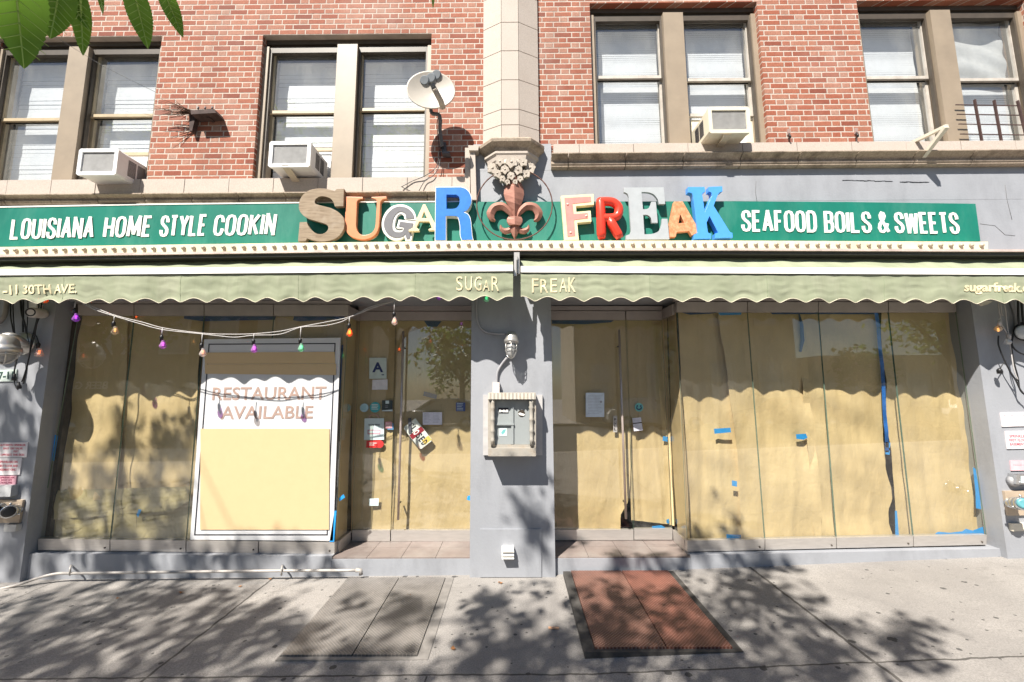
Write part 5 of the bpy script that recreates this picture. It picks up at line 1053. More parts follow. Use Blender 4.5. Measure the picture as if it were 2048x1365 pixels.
def bulb(T, px, ytop, ybot, col, Y, s=1.0, dark=True, round_=False):
    top, end = P(px, ytop, Y), P(px, ybot, Y); g, fl_ = BC[col]; H = 0.088 * s if not round_ else 0.062 * s
    zs = end.z + H; sk = MB(); sk.lathe((top.x, Y, zs), (0, 0, 1), [(-.006, .0145 * s), (.018 * s, .0145 * s), (.02 * s, .017 * s), (.04 * s, .016 * s), (.05 * s, .008 * s), (.06 * s, .004)], 12)
    b = MB(); prof_ = [(0, .013), (.012, .014), (.035, .022), (.058, .031), (.072, .029), (.082, .019), (.088, .003)] if not round_ else [(0, .014), (.012, .022), (.03, .031), (.045, .029), (.057, .017), (.062, .003)]
    b.lathe((end.x, Y, zs), (0, 0, -1), [(h * s, r * s) for h, r in prof_], 16, False); o = b.build('bulb', g, T)
    sk.build('socket', BLACK if dark else SOCK, o)
    MB().tube([(top.x, Y, zs + .055 * s), top], 0.004, 6).build('drop_cord', GREYC, o)
    if fl_:
        f = MB(); r = .0085 * s; zt_ = zs - 0.022 * s
        f.tube([Vector((end.x - r, Y, zt_)), Vector((end.x - r, Y, zt_ - .035 * s)), Vector((end.x - r * .4, Y, zt_ - .038 * s)), Vector((end.x - r * .3, Y, zt_)), Vector((end.x + r * .3, Y, zt_)), Vector((end.x + r * .4, Y, zt_ - .038 * s)), Vector((end.x + r, Y, zt_ - .035 * s)), Vector((end.x + r, Y, zt_))], .0026 * s, 6); f.build('filament', fl_, o)
ST = thing('string_light', P(500, 670, -0.33), 'string light with coloured bulbs draped under the left awning', 'string light')
YS = -0.33
for pts in (((60, 592), (120, 596), (158, 603), (195, 618), (233, 632), (285, 645), (330, 657), (407, 667), (460, 669), (508, 668), (560, 663), (602, 654), (650, 645), (697, 635), (750, 615), (790, 602), (830, 592), (878, 586), (930, 585), (973, 586), (1018, 580)),
            ((60, 595), (140, 598), (190, 620), (230, 633), (280, 648), (327, 660), (400, 668), (435, 672), (470, 675), (508, 671), (560, 669), (602, 655), (648, 652), (680, 645), (697, 637), (745, 613), (787, 604))):
    MB().tube(spline([P(x, y, YS + 0.004 * k) for k, (x, y) in enumerate(pts)][:], 5), 0.0042, 6).build('cord', GREYC, ST)
for x, yt, yb, c_ in ((88, 592, 607, 'orange'), (151, 603, 644, 'purple'), (229, 632, 670, 'amber'), (325, 657, 698, 'magenta'), (405, 667, 714, 'clear'), (508, 668, 706, 'magenta'), (602, 654, 704, 'green'), (699, 635, 674, 'orange'), (789, 602, 651, 'clear'), (878, 586, 601, 'purple'), (973, 586, 605, 'green')):
    bulb(ST, x, yt, yb, c_, YS, 0.9)

# ================================================================== LEFT PIER
CB = M('black_cable', (0.015, 0.015, 0.016), 0.5, bump=0)
LH = thing('cable_bundle', P(45, 768, -0.06), 'black cables hanging in loops with a red bulb and empty sockets on the left pier', 'cables')
for pts, r in ((((22, 592), (21, 630), (26, 660), (31, 690), (34, 715), (29, 742), (29, 757)), .006), (((25, 592), (27, 640), (30, 672), (32, 700), (31, 725), (28, 745)), .005), (((41, 592), (43, 625), (50, 650), (53, 668)), .008), (((47, 592), (46, 640), (46, 665)), .008), (((56, 600), (55, 640), (54, 668), (58, 684)), .004), (((78, 600), (76, 628), (70, 655), (63, 680), (59, 710), (52, 740), (44, 764)), .006), (((84, 598), (80, 630), (73, 650), (69, 672), (61, 700), (55, 730), (47, 768)), .006), (((66, 668), (72, 672), (76, 682), (77, 690)), .005), (((28, 745), (30, 770), (36, 780)), .004)):
    MB().tube(spline([P(x, y, -0.06 - 0.004 * (i % 3)) for i, (x, y) in enumerate(pts)], 5), r, 6).build('cable', CB, LH)
bulb(LH, 77, 684, 715, 'clear', -0.075, 1.05)
for x, y in ((38, 774), (28, 758)): MB().lathe(P(x, y, -0.07), (-0.3 if x > 30 else 0, 0, 1), [(-.02, .017), (0.012, .018), (.02, .014), (.05, .01)], 10).build('empty_socket', BLACK, LH)
lc = P(6, 676, -0.26); LL = jar_lamp('large silver caged wall lamp cut by the left edge', lc, P(7, 728, -0.27), 1.5)
MB().lathe(P(50, 688, -0.001), (0, -1, 0), [(0, .115), (.02, .115), (.035, .09), (.06, .06), (.075, .045), (.078, .01)], 24).build('wall_base', CASTM, LL)
MB().tube(spline([P(50, 688, -.06), P(44, 682, -.14), P(25, 672, -.24), P(8, 672, -.26)], 5), .028, 10).build('arm', CASTM, LL)
CC = thing('security_camera', P(80, 634, -0.05), 'white bullet security camera under the left end of the awning', 'camera')
a_, c_ = P(86, 628, -0.03), P(61, 625, -0.17); ax_ = (c_ - a_).normalized(); L_ = (c_ - a_).length
MB().lathe(a_, ax_, [(-.02, .02), (0, .048), (.02, .05), (L_ * .9, .05), (L_, .044)], 20).build('body', M('camera_white', (0.62, 0.57, 0.53), 0.45, bump=0), CC)
MB().lathe(c_, ax_, [(-.004, .041), (.004, .041), (.005, .034), (-.002, .026)], 20).build('lens', BLACK, CC)
MB().slab(rq(58, 604, 74, 618), -0.05, 0.049).build('mount', WHITE, CC)
pipe('dark conduit at the top left corner of the left pier', ((14, 590, -.03), (12, 615, -.03), (9, 632, -.04), (-2, 645, -.06), (-20, 652, -.06)), 0.02, M('brownish_pipe', (0.30, 0.27, 0.25), 0.5, bump=0.05))
SIGNP = M('pinkish_sign', (0.70, 0.66, 0.67), 0.5, var=0.03, bump=0); REDP = M('red_print', (0.62, 0.12, 0.16), 0.6, bump=0); PINKS = M('faded_pink_sign', (0.56, 0.30, 0.36), 0.5, var=0.05, bump=0)
hp = MB().slab([(-18, 741), (33, 739), (31, 763), (-18, 764)], -0.012, 0.011).build('number_plate', M('mint_plate', (0.58, 0.66, 0.62), 0.4, bump=0.05), label='pale mint house number plate on the left pier', cat='number plate')
text('37-11', [(-12, 744.5), (27, 743), (26, 759), (-12, 760)], -0.0135, .001, .03).build('lettering', GREEN if False else M('dark_green_print', (0.03, 0.07, 0.06), 0.5, bump=0), hp)
def wall_sign(label, q, rows, mt=SIGNP, pr=REDP):
    o = MB().slab(q, -0.010, 0.009).build('wall_sign', mt, label=label, cat='sign', group='sprinkler signs')
    for s_, qq in rows: text(s_, qq, -0.0115, .001, .012).build('lettering', pr, o)
wall_sign('white sprinkler shut off valve sign with red words on the left pier', [(-28, 886), (55.5, 885), (53, 915), (-28, 916)], [('AUTOMATIC SPRINKLER', rq(0, 888.5, 51, 892.5)), ('SHUT OFF VALVE', rq(6, 895.5, 45, 899.5)), ('FEET', rq(27, 901.5, 37, 905)), ('OPPOSITE THIS SIGN', rq(1, 908, 48, 912))])
wall_sign('white first floor and basement sprinkler sign with red words on the left pier', [(-28, 917), (43.5, 916), (39, 950), (-28, 951)], [('SPRINKLERS ON', rq(-1, 922, 35, 926.5)), ('FIRST FLOOR AND', rq(-3, 930, 35.5, 934.5)), ('BASEMENT ONLY', rq(-3, 937.5, 33, 942))])
wall_sign('small faded pink sign on the left pier', [(-28, 953), (33, 952), (31, 970), (-28, 971)], [('SPRINKLER', rq(0, 954, 29, 957.2)), ('SHUT OFF', rq(2, 959, 24, 962)), ('VALVE', rq(2, 964, 24, 967.5))], PINKS, M('dark_red_print', (0.25, 0.03, 0.08), 0.6, bump=0))
MB().slab([(-28, 972), (23, 972), (20, 994), (-28, 994)], -0.06, 0.059).build('junction_box', M('pale_box', (0.45, 0.46, 0.47), 0.5, bump=0.05), label='pale grey metal box below the pink sign on the left pier', cat='junction box')
CHROME = M('worn_chrome', (0.62, 0.62, 0.62), 0.22, 0.9, var=0.1, bump=0.05, dirt=0.3, dscale=20); PLT = M('tan_plate', (0.50, 0.40, 0.30), 0.5, 0.2, var=0.08, bump=0.05)
def standpipe(label, q, hubs, capc):
    xs_ = [p[0] for p in q]; ys_ = [p[1] for p in q]; T = thing('standpipe', P(sum(xs_) / 4, max(ys_), -0.02), label, 'standpipe', 'fire hose standpipes')
    MB().slab(q, -0.022, 0.021).build('plate', PLT, T)
    for (x0_, y0_, x1_, y1_) in hubs:
        a, c = P(x0_, y0_, -0.022), P(x1_, y1_, -0.20); ax = (c - a).normalized(); L = (c - a).length
        h = MB().lathe(a, ax, [(0, .05), (.03, .05), (.034, .042), (L * .4, .042), (L * .42, .055), (L * .55, .055), (L * .57, .044), (L * .7, .044), (L * .72, .058), (L * .95, .058), (L, .05)], 20).build('coupling', CHROME, T)
        for k in range(3):
            an = k * 2 * pi / 3; d = Vector((0, 0, 1)) * cos(an) + ax.cross(Vector((0, 0, 1))).normalized() * sin(an); p = a + ax * L * .83 + d * .055; MB().tube([p, p + d * .022], .008, 8).build('lug', CHROME, h)
        MB().lathe(c, ax, [(-.002, .046), (.006, .046), (.012, .03)], 18).build('cap', capc, h)
standpipe('left pier chrome standpipe couplings on a tan plate', [(-40, 1000), (45.5, 1000.5), (37, 1047), (-40, 1045)], ((32, 1020, 17, 1024), (4, 1017, -9, 1023)), BLACK)
bx = MB().slab([(8, 1050), (33, 1050), (30, 1064), (7, 1064)], -0.05, 0.049).build('outlet_box', M('outlet_grey', (0.52, 0.52, 0.51), 0.4, 0.2, bump=0.05), label='small grey outlet box below the left standpipe', cat='outlet box')

# ================================================================== RIGHT PIER
RH = thing('cable_bundle', P(2020, 830, -0.06), 'pale and black cables with two clear bulbs hanging on the right pier', 'cables')
for pts, r, mt in ((((1996, 596), (1998, 622), (2001, 632)), .005, GREYC), (((2000, 596), (2003, 625), (2006, 632)), .005, GREYC), (((2005, 596), (2011, 622), (2014, 650), (2020, 690), (2028, 740), (2036, 760)), .005, GREYC), (((2000, 632), (2004, 650), (2010, 660), (2014, 668)), .005, GREYC), (((2002, 634), (1997, 640), (1996, 648)), .005, GREYC), (((1997, 672), (1997, 690), (2005, 712), (2014, 732), (2028, 755), (2037, 762)), .006, CB), (((2012, 722), (2006, 728), (2001, 737)), .004, CB), (((2018, 740), (2032, 762), (2042, 782), (2060, 800)), .007, CB), (((2022, 690), (2028, 725), (2036, 755), (2040, 780), (2052, 792)), .006, CB), (((2036, 596), (2037, 640), (2040, 650)), .009, CB), (((2042, 596), (2046, 640), (2050, 655)), .009, CB), (((2027, 668), (2024, 690), (2036, 704), (2055, 712)), .007, CB)):
    MB().tube(spline([P(x, y, -0.07 - 0.003 * (i % 2)) for i, (x, y) in enumerate(pts)], 5), r, 6).build('cable', mt, RH)
bulb(RH, 1997, 638, 664, 'amber', -0.085, 0.95, False, True); bulb(RH, 2016, 664, 690, 'dead', -0.085, 0.95, False, True)
MB().lathe(P(2000, 748, -0.07), (0, 0, 1), [(0, .021), (.02, .021), (.022, .023), (.04, .02), (.055, .008)], 12).build('empty_socket', BLACK, RH)
FLD = thing('flood_light', P(2046, 680, -0.08), 'round flood light with a pale face cut by the right edge', 'flood light')
MB().lathe(P(2044, 664, -0.001), (-0.25, -1, -0.05), [(0, .07), (.04, .10), (.07, .105), (.08, .10)], 22).build('housing', BLACK, FLD)
MB().lathe(P(2047, 665, -0.09), (-0.25, -1, -0.05), [(0, .07), (.012, .065), (.022, .03), (.024, .003)], 22).build('lens', M('pale_lens', (0.50, 0.52, 0.53), 0.3, bump=0), FLD)
pipe('grey conduit at the top of the right pier', ((2020, 590, -.02), (2026, 610, -.02), (2032, 630, -.02), (2035, 655, -.03)), 0.018)
PS = MB().slab([(1956, 599), (1986, 603), (1976, 609), (1966, 612), (1960, 608)], -0.10, 0.02).build('cover_plate', M('cream_plate', (0.62, 0.58, 0.50), 0.5, bump=0.05), label='cream plate hanging just under the right awning', cat='cover plate')
wall_sign('pinkish white sign, topmost on the right pier', [(2001, 826), (2072, 824), (2076, 852), (2005, 854)], [('AUTOMATIC SPRINKLER', rq(2007, 829, 2066, 833)), ('SHUT OFF VALVE', rq(2016, 836, 2060, 840)), ('FEET', rq(2030, 842, 2042, 845.5))], M('faded_white_sign', (0.76, 0.70, 0.72), 0.5, bump=0), M('faint_red_print', (0.70, 0.42, 0.46), 0.6, bump=0))
wall_sign('white sprinkler sign with pale red words, second on the right pier', [(2010.5, 863), (2084, 862), (2087, 897), (2015, 898.5)], [('SPRINKLERS ON', rq(2019, 870, 2070, 875.5)), ('FIRST FLOOR AND', rq(2018, 878, 2072, 883.5)), ('BASEMENT ONLY', rq(2020, 886, 2070, 891.5))])
wall_sign('small pink sign with a dark rim on the right pier', [(2021, 922), (2080, 922), (2082, 941), (2023, 942)], [('SPRINKLER CONTROL VALVE', rq(2026, 928, 2076, 932))], M('soft_pink_sign', (0.72, 0.46, 0.50), 0.5, bump=0), M('faint_red_print', (0.70, 0.42, 0.46), 0.6, bump=0))
b = MB(); b.lathe(P(2022, 962, -0.001), (0, -1, 0), [(0, .052), (.03, .05), (.045, .04), (.048, .012), (.07, .012), (.074, .004)], 20); b.build('pipe_cap', M('grey_cap', (0.35, 0.35, 0.36), 0.5, 0.2, bump=0.05), label='round grey pipe cap above the right standpipe', cat='pipe cap')
PD = thing('key_box', P(2044, 970, -0.05), 'silver box with a pale blue face above the right standpipe', 'box'); MB().slab(rq(2033, 950, 2066, 969), -0.07, 0.069).build('case', CHROME, PD); MB().slab(rq(2042, 953, 2062, 966), -0.073, 0.002).build('face', SKY_, PD)
standpipe('right pier chrome standpipe coupling on a tan plate', [(2009, 983), (2090, 981), (2092, 1030), (2017, 1032)], ((2022, 1007, 2047, 1008),), M('teal_cap', (0.10, 0.30, 0.34), 0.4, bump=0))
MB().slab([(2024, 1048), (2062, 1047), (2064, 1062), (2026, 1063)], -0.03, 0.029).build('outlet_box', M('cream_box', (0.72, 0.66, 0.54), 0.5, bump=0.05), label='small cream outlet box below the right standpipe', cat='outlet box')

# ================================================================== PAVEMENT
def tread(nm, col, worn, rough=0.5, metal=0.3):
    t = NT(nm); x, y, z = t.xyz(); K = 2 * pi / 0.050
    u = t.math('SINE', t.math('MULTIPLY', t.math('ADD', x, y), K)); v = t.math('SINE', t.math('MULTIPLY', t.math('SUBTRACT', x, y), K))
    h = t.ramp(t.math('MULTIPLY', t.math('ABSOLUTE', u), t.math('ABSOLUTE', v)), 0.45, 0.75)
    c = t.mix(t.ramp(t.noise(6, 5, 0.65), 0.35, 0.65), col, tuple(a * 0.62 for a in col)); c = t.mix(t.math('MULTIPLY', h, 0.55), c, worn); c = t.mix(t.math('MULTIPLY', t.ramp(t.noise(28, 5, 0.7), 0.62, 0.72), 0.65), c, worn)
    t.base(c); t.setp(Roughness=rough, Metallic=metal); t.bump(t.math('ADD', h, t.math('MULTIPLY', t.noise(80, 3), 0.3)), 0.6, 0.004); return t.m
def hatch(label, X0, X1, Y0, Y1, inner, seam, mats, fm):
    T = thing('cellar_hatch', ((X0 + X1) / 2, (Y0 + Y1) / 2, 0.0), label, 'hatch'); z = 0.004 + max(gz(X0), gz(X1), 0)
    x0, x1, y0 = inner; f = MB()
    f.box(X0, x0, Y0, Y1, -0.02, z); f.box(x1, X1, Y0, Y1, -0.02, z); f.box(x0, x1, Y0, y0, -0.02, z); f.box(x0, x1, y0, Y1, -0.03, -0.01); f.build('frame', fm, T)
    for (a, c), m_ in zip(((x0 + .004, seam - .004), (seam + .004, x1 - .004)), mats): MB().box(a, c, y0 + 0.008, Y1 - 0.004, -0.005, z + 0.008).build('leaf', m_, T)
    return T
hatch('grey steel cellar hatch with two leaves, left of the red one', -1.575, -0.575, -1.155, -0.015, (-1.566, -0.65, -1.125), -1.085, [tread('grey_tread', (0.245, 0.23, 0.215), (0.38, 0.34, 0.31))] * 2, M('hatch_frame', (0.23, 0.215, 0.20), 0.7, 0.1, var=0.2, scale=10, bump=0.2, dirt=0.4))
hatch('red steel cellar hatch with two leaves in a dark frame', 0.455, 1.495, -1.15, 0.02, (0.525, 1.445, -1.12), 1.005, [tread('worn_red_tread', (0.185, 0.080, 0.056), (0.36, 0.25, 0.21), .6, .1), tread('red_tread', (0.195, 0.068, 0.045), (0.38, 0.22, 0.18), .55, .1)], M('dark_frame', (0.062, 0.057, 0.052), 0.85, var=0.25, scale=15, bump=0.4))
PIP = M('pale_pipe', (0.40, 0.375, 0.35), 0.5, 0.1, var=0.06, bump=0.05)
PT = thing('ground_pipe', P(400, 1150, -0.03), 'pale pipe running along the foot of the left shop front', 'pipe')
MB().tube(spline([P(716, 1141, -0.04), P(560, 1142, -0.04), P(300, 1145, -0.04), P(150, 1147, -0.04), P(112, 1148, -0.045), P(75, 1157, -0.07), P(35, 1170, -0.10), P(-10, 1181, -0.13), P(-90, 1200, -0.2)], 5), 0.012, 10).build('pipe', PIP, PT)
MB().tube([P(712, 1141, -0.04), P(721, 1141, -0.04), P(722, 1150, -0.04)], 0.019, 10).build('elbow', PIP, PT)
for x in (140, 563): MB().tube([P(x, 1151, -0.042), P(x, 1139, -0.058), P(x + 1, 1134, -0.03), P(x + 2, 1131, 0.04)], 0.008, 6).build('clamp', PIP, PT)
random.seed(11)
def scrap(nm, label, px, py, w, mt, seed, cat, grp=None):
    random.seed(seed); c = G(px, py, 0.0); c.z = gz(c.x) + 0.006; b = MB(); n = 7; ang = random.uniform(0, 6)
    rim = [c + Vector((cos(ang + i * 2 * pi / n) * w * random.uniform(.5, 1), sin(ang + i * 2 * pi / n) * w * random.uniform(.35, .7), random.uniform(0, w * .5))) for i in range(n)]
    for i in range(n): b.poly([c + Vector((0, 0, w * .25)), rim[i], rim[(i + 1) % n]])
    b.build(nm, mt, label=label, cat=cat, group=grp)
LB1 = M('dry_leaf', (0.28, 0.13, 0.05), 0.8, var=0.3, bump=0); 
scrap('paper_scrap', 'crumpled white scrap at the foot of the right doorstep', 1153, 1144, .045, WHITE, 1, 'litter'); scrap('leaf_scrap', 'dark brown scrap at the middle of the right doorstep', 1313, 1142, .04, M('dark_leaf', (0.08, 0.04, 0.03), 0.8, bump=0), 2, 'litter')
scrap('dry_grass', 'tuft of dry leaves at the sidewalk joint by the right plinth', 1484, 1146, .05, LB1, 3, 'litter')
MB().tube([G(1097, 1256, .008), G(1118, 1257, .008)], .008, 6).build('stick', M('peach_stick', (0.75, 0.42, 0.24), 0.6, bump=0), label='peach coloured stick on the sidewalk between the hatches', cat='litter')
for i, (x, y) in enumerate(((818, 1192), (776, 1178), (746, 1290), (800, 1207), (362, 1183), (480, 1171), (540, 1158), (1655, 1136), (1000, 1168), (236, 1194), (905, 1300))):
    scrap('dry_leaf', 'small dry brown leaf lying on the sidewalk', x, y, random.uniform(.018, .03), LB1, 20 + i, 'leaf', 'dry leaves on the sidewalk')

# ================================================================== STREET TREE (its shade falls on the sidewalk)
def leafmat(nm, a, c, tr):
    t = NT(nm); col = t.mix(t.ramp(t.noise(9, 4), 0.35, 0.65), a, c); t.base(col); t.setp(Roughness=0.5)
    tl = t.new('ShaderNodeBsdfTranslucent'); tl.inputs[0].default_value = (*tr, 1); mx = t.new('ShaderNodeMixShader'); mx.inputs[0].default_value = 0.35
    t.t.links.new(t.b.outputs[0], mx.inputs[1]); t.t.links.new(tl.outputs[0], mx.inputs[2]); t.t.links.new(mx.outputs[0], t.out.inputs[0]); return t.m
LEAF = leafmat('green_leaf', (0.05, 0.10, 0.018), (0.10, 0.18, 0.035), (0.22, 0.40, 0.05)); BARK = M('bark', (0.13, 0.10, 0.08), 0.9, var=0.3, scale=20, bump=0.6, bscale=40)
def leaf(b, c, d, n, L, W):
    d = d.normalized(); s_ = d.cross(n).normalized() * W / 2; k = n.normalized() * W * 0.18
    st = len(b.v); b.v += [c, c + d * L * .3 + s_ - k, c + d * L * .65 + s_ * .85 - k, c + d * L, c + d * L * .65 - s_ * .85 - k, c + d * L * .3 - s_ - k, c + d * L * .3, c + d * L * .65]
    for f in ((0, 6, 1), (1, 6, 7, 2), (2, 7, 3), (0, 5, 6), (5, 4, 7, 6), (4, 3, 7)): b.face([st + i for i in f])
def rv(a=1): return Vector((random.uniform(-a, a), random.uniform(-a, a), random.uniform(-a, a)))
def cluster(b, c, n, r, L=0.12, W=0.065):
    for i in range(n):
        d = rv(); p = c + rv(r) * 0.9
        leaf(b, p, Vector((d.x, d.y, d.z * .6 - 0.35)), Vector((random.uniform(-.6, .6), random.uniform(-.6, .6), 1)), L * random.uniform(.7, 1.25), W * random.uniform(.8, 1.2))
random.seed(21); TR = thing('street_tree', (-3.4, -6.0, -0.02), 'street tree whose green leaves hang into the top left corner', 'tree')
SHADE = [('g', (0, 1178, 560, 1365), 125, .17), ('g', (560, 1320, 860, 1365), 18, .15), ('g', (560, 1200, 640, 1300), 6, .14), ('g', (790, 1195, 860, 1245), 9, .12), ('g', (700, 1205, 730, 1225), 2, .09), ('g', (690, 1290, 750, 1312), 4, .1),
         ('g', (940, 1172, 1080, 1250), 17, .13), ('g', (930, 1262, 1150, 1365), 34, .15), ('g', (1130, 1165, 1250, 1310), 17, .14), ('g', (1250, 1175, 1340, 1300), 12, .13), ('g', (1345, 1160, 1520, 1365), 40, .17), ('g', (1180, 1315, 1500, 1365), 16, .16), ('g', (1500, 1180, 1620, 1280), 13, .14), ('g', (1560, 1240, 1700, 1365), 20, .15), ('g', (1680, 1250, 1850, 1340), 13, .14), ('g', (1480, 1140, 1560, 1180), 4, .13),
         ('w', (0, 775, 100, 1150), 30, .13), ('w', (110, 800, 250, 1080), 26, .10), ('w', (250, 790, 350, 1075), 26, .10), ('w', (70, 1095, 560, 1150), 22, .13), ('w', (410, 1072, 600, 1090), 4, .07), ('w', (1052, 985, 1108, 1090), 6, .11), ('w', (1230, 1106, 1370, 1142), 7, .12), ('w', (1410, 1106, 1590, 1142), 8, .12), ('w', (1356, 985, 1420, 1080), 5, .12), ('w', (1450, 1000, 1490, 1080), 3, .11), ('w', (610, 1100, 660, 1150), 2, .1)]
b = MB(); tips = []
def toward_sun(p, zlo=5.2, zhi=10.5):
    s_ = (random.uniform(zlo, zhi) - p.z) / -SUN.z; return p - SUN * s_
for kind, (xa, ya, xb_, yb_), n, r in SHADE:
    for i in range(n):
        x, y = random.uniform(xa, xb_), random.uniform(ya, yb_); p = G(x, y, 0) if kind == 'g' else P(x, y, 0.05)
        c = toward_sun(p); tips.append(c); cluster(b, c, 9, r)
for i in range(170):
    c = toward_sun(Vector((random.uniform(-7.5, 1.0), random.uniform(-4.2, -1.5), 0))); tips.append(c); cluster(b, c, 9, .2)
for i in range(70):
    c = toward_sun(Vector((random.uniform(-8, -5.2), random.uniform(-1.5, 0), 0))); tips.append(c); cluster(b, c, 9, .2)
b.build('crown', LEAF, TR)
b = MB(); base = Vector((-3.4, -6.0, -0.05)); fork = Vector((-3.3, -5.95, 3.0)); b.tube([base, base + Vector((0, 0, .3)), Vector((-3.36, -6, 1.5)), fork, fork + Vector((-.2, -.3, 1.6)), fork + Vector((-.5, -.9, 3.6))], [.20, .15, .13, .12, .08, .03], 10)
limbs = []
for i in range(9):
    a = i * 2 * pi / 9; e = fork + Vector((cos(a) * random.uniform(1.2, 2.2), min(0.2, sin(a) * 1.3) - .3, random.uniform(1.2, 3.2))); mid = fork.lerp(e, .5) + Vector((0, 0, .25)); b.tube([fork + Vector((0, 0, random.uniform(-.4, .8))), mid, e], [.055, .04, .022], 7); limbs += [e, mid]
for t_ in tips[::2]:
    e = min(limbs, key=lambda q: (q - t_).length); b.tube([e, e.lerp(t_, .55) + Vector((0, -.1, .12)), t_], [.010, .006, .003], 4)
b.build('trunk', BARK, TR)
# the sprig near the viewer
def near_leaf(b, base, tip, w, D, fold=0.25, Dt=None):
    """leaf from pixel base to pixel tip at distance D in front of the viewer, serrated, folded along the midrib"""
    a = CAM + ray(*base).normalized() * D; c = CAM + ray(*tip).normalized() * (Dt or D); d = c - a; L = d.length; d.normalize(); view = ray(*tip).normalized(); s_ = d.cross(view).normalized(); wm = w / FPX * D * view.dot(fwd); n = 40; st = len(b.v)
    for i in range(n + 1):
        t = i / n; ww = wm / 2 * (sin(pi * min(1, t * .96 + .04) ** .8) ** .8) * (1 + (0.05 if i % 2 else -0.02)); m_ = a + d * L * t + view * 0.02 * sin(pi * t); up = -view * ww * fold
        b.v += [m_ - s_ * ww + up, m_, m_ + s_ * ww + up]
    for i in range(n):
        for k in (0, 1): b.face((st + i*3 + k, st + i*3 + k + 1, st + (i+1)*3 + k + 1, st + (i+1)*3 + k), True)
NL = leafmat('near_leaf', (0.04, 0.11, 0.010), (0.11, 0.23, 0.02), (0.22, 0.42, 0.04))
for L_ in (((22, -110), (48, 138), 96, .75, .3), ((70, -70), (62, 66), 46, .8, .3), ((125, -50), (100, 78), 62, .85, .3), ((160, -20), (166, 112), 34, .9, .35), ((262, -40), (296, 98), 46, .95, .3), ((318, -40), (366, 76), 34, 1.0, .45), ((98, -60), (180, 62), 26, .9, .5), ((196, -40), (206, 30), 12, 1.0, .4), ((283, -30), (290, 22), 12, 1.05, .4), ((866, -40), (866, 18), 9, 1.3, .4)):
    b = MB(); near_leaf(b, L_[0], L_[1], L_[2] * .86, L_[3], L_[4]); hl = b.build('hanging_leaf', NL, TR); a_, c_ = CAM + ray(*L_[0]).normalized() * (L_[3] - .004), CAM + ray(*L_[1]).normalized() * (L_[3] - .004); vw_ = ray(*L_[1]).normalized(); mr = MB(); mr.tube([a_.lerp(c_, q / 10) + vw_ * (0.02 * sin(pi * q / 10)) for q in range(11)], [.0014 - .0001 * q for q in range(11)], 5)
    for q in range(2, 9):
        p_ = a_.lerp(c_, q / 10) + vw_ * (0.02 * sin(pi * q / 10) - .001); d_ = (c_ - a_).normalized(); sd_ = d_.cross(vw_).normalized(); wl_ = L_[2] / FPX * L_[3] * vw_.dot(fwd) * .40 * sin(pi * min(1, q / 10)); [mr.tube([p_, p_ + sd_ * sg_ * wl_ + d_ * wl_ * .7 - vw_ * wl_ * .16], [.0006, .0003], 4) for sg_ in (-1, 1)]
    mr.build('leaf_vein', M('leaf_vein', (0.28, 0.42, 0.10), 0.6, bump=0), hl)
b = MB(); tw = [CAM + ray(x, y).normalized() * D for x, y, D in ((-60, -150, .7), (100, -70, .85), (220, -60, .95), (320, -45, 1.0), (560, -70, 1.15), (866, -40, 1.3))]; b.tube(tw, .004, 5)
b.tube([tw[0], Vector((-2.0, -4.6, 3.6)), Vector((-2.8, -5.4, 4.2)), fork + Vector((.1, .1, .8))], [.005, .015, .025, .04], 6); b.build('hanging_twig', BARK, TR)

# ================================================================== ACROSS THE STREET (seen as reflections in the glass)
def block(label, x0, x1, h, wallmat, trim, wins, Y=-16.2, roof=None, frames=WHITE):
    T = thing('building_across_street', ((x0 + x1) / 2, Y - 3, 0), label, 'building')
    MB().box(x0, x1, Y - 6, Y, 0, h).build('wall', wallmat, T)
    MB().box(x0 - .05, x1 + .05, Y - 6.05, Y + .22, h + .003, h + .35).build('cornice', trim, T)
    for (wx, wz, ww, wh) in wins:
        f = MB(); t = .09; a, c, d, e = wx - ww / 2, wx + ww / 2, wz, wz + wh
        f.box(a - t, a, Y + .002, Y + .10, d - t, e + t).box(c, c + t, Y + .002, Y + .10, d - t, e + t).box(a, c, Y + .002, Y + .10, e, e + t).box(a, c, Y + .002, Y + .13, d - t, d).box(a, c, Y + .02, Y + .07, (d + e) / 2 - .03, (d + e) / 2 + .03)
        w = f.build('window', frames, T); g = MB(); g.poly([(c, Y + .012, d), (a, Y + .012, d), (a, Y + .012, e), (c, Y + .012, e)]); g.build('pane', M('far_pane', (0.55, 0.58, 0.60), 0.15, bump=0), w)
    return T
BR2 = M('brown_brick', (0.26, 0.15, 0.10), 0.85, var=0.2, scale=30, bump=0.2); BEI = M('beige_render', (0.62, 0.55, 0.45), 0.8, bump=0.1); CRM = M('cream_render', (0.58, 0.52, 0.44), 0.8, bump=0.1)
B1 = block('brown brick building across the street with a beer garden sign', -32, -13.5, 9.5, BR2, BEI, [(x, z, 1.3, 1.8) for x in (-29.5, -26.5, -23.5, -20.5, -17.5, -15) for z in (3.7, 6.6)])
MB().box(-24.6, -20.2, -16.195, -16.05, 1.55, 2.45).build('sign_board', M('dark_signboard', (0.10, 0.09, 0.08), 0.5, bump=0), B1)
raw = None
cu_q = bpy.data.curves.new('tmp', 'FONT'); cu_q.body = 'BEER GARDEN'; cu_q.extrude = .5; cu_q.offset = .02
rb = curve_mb(cu_q, lambda co: Vector(co)); xs_ = [v.x for v in rb.v]; ys_ = [v.y for v in rb.v]; w_ = max(xs_) - min(xs_); h_ = max(ys_) - min(ys_)
rb.v = [Vector((-20.6 - (v.x - min(xs_)) / w_ * 3.4, -16.03 + v.z * .02, 1.85 + (v.y - min(ys_)) / h_ * .38)) for v in rb.v]; rb.build('lettering', SIGNW, B1)
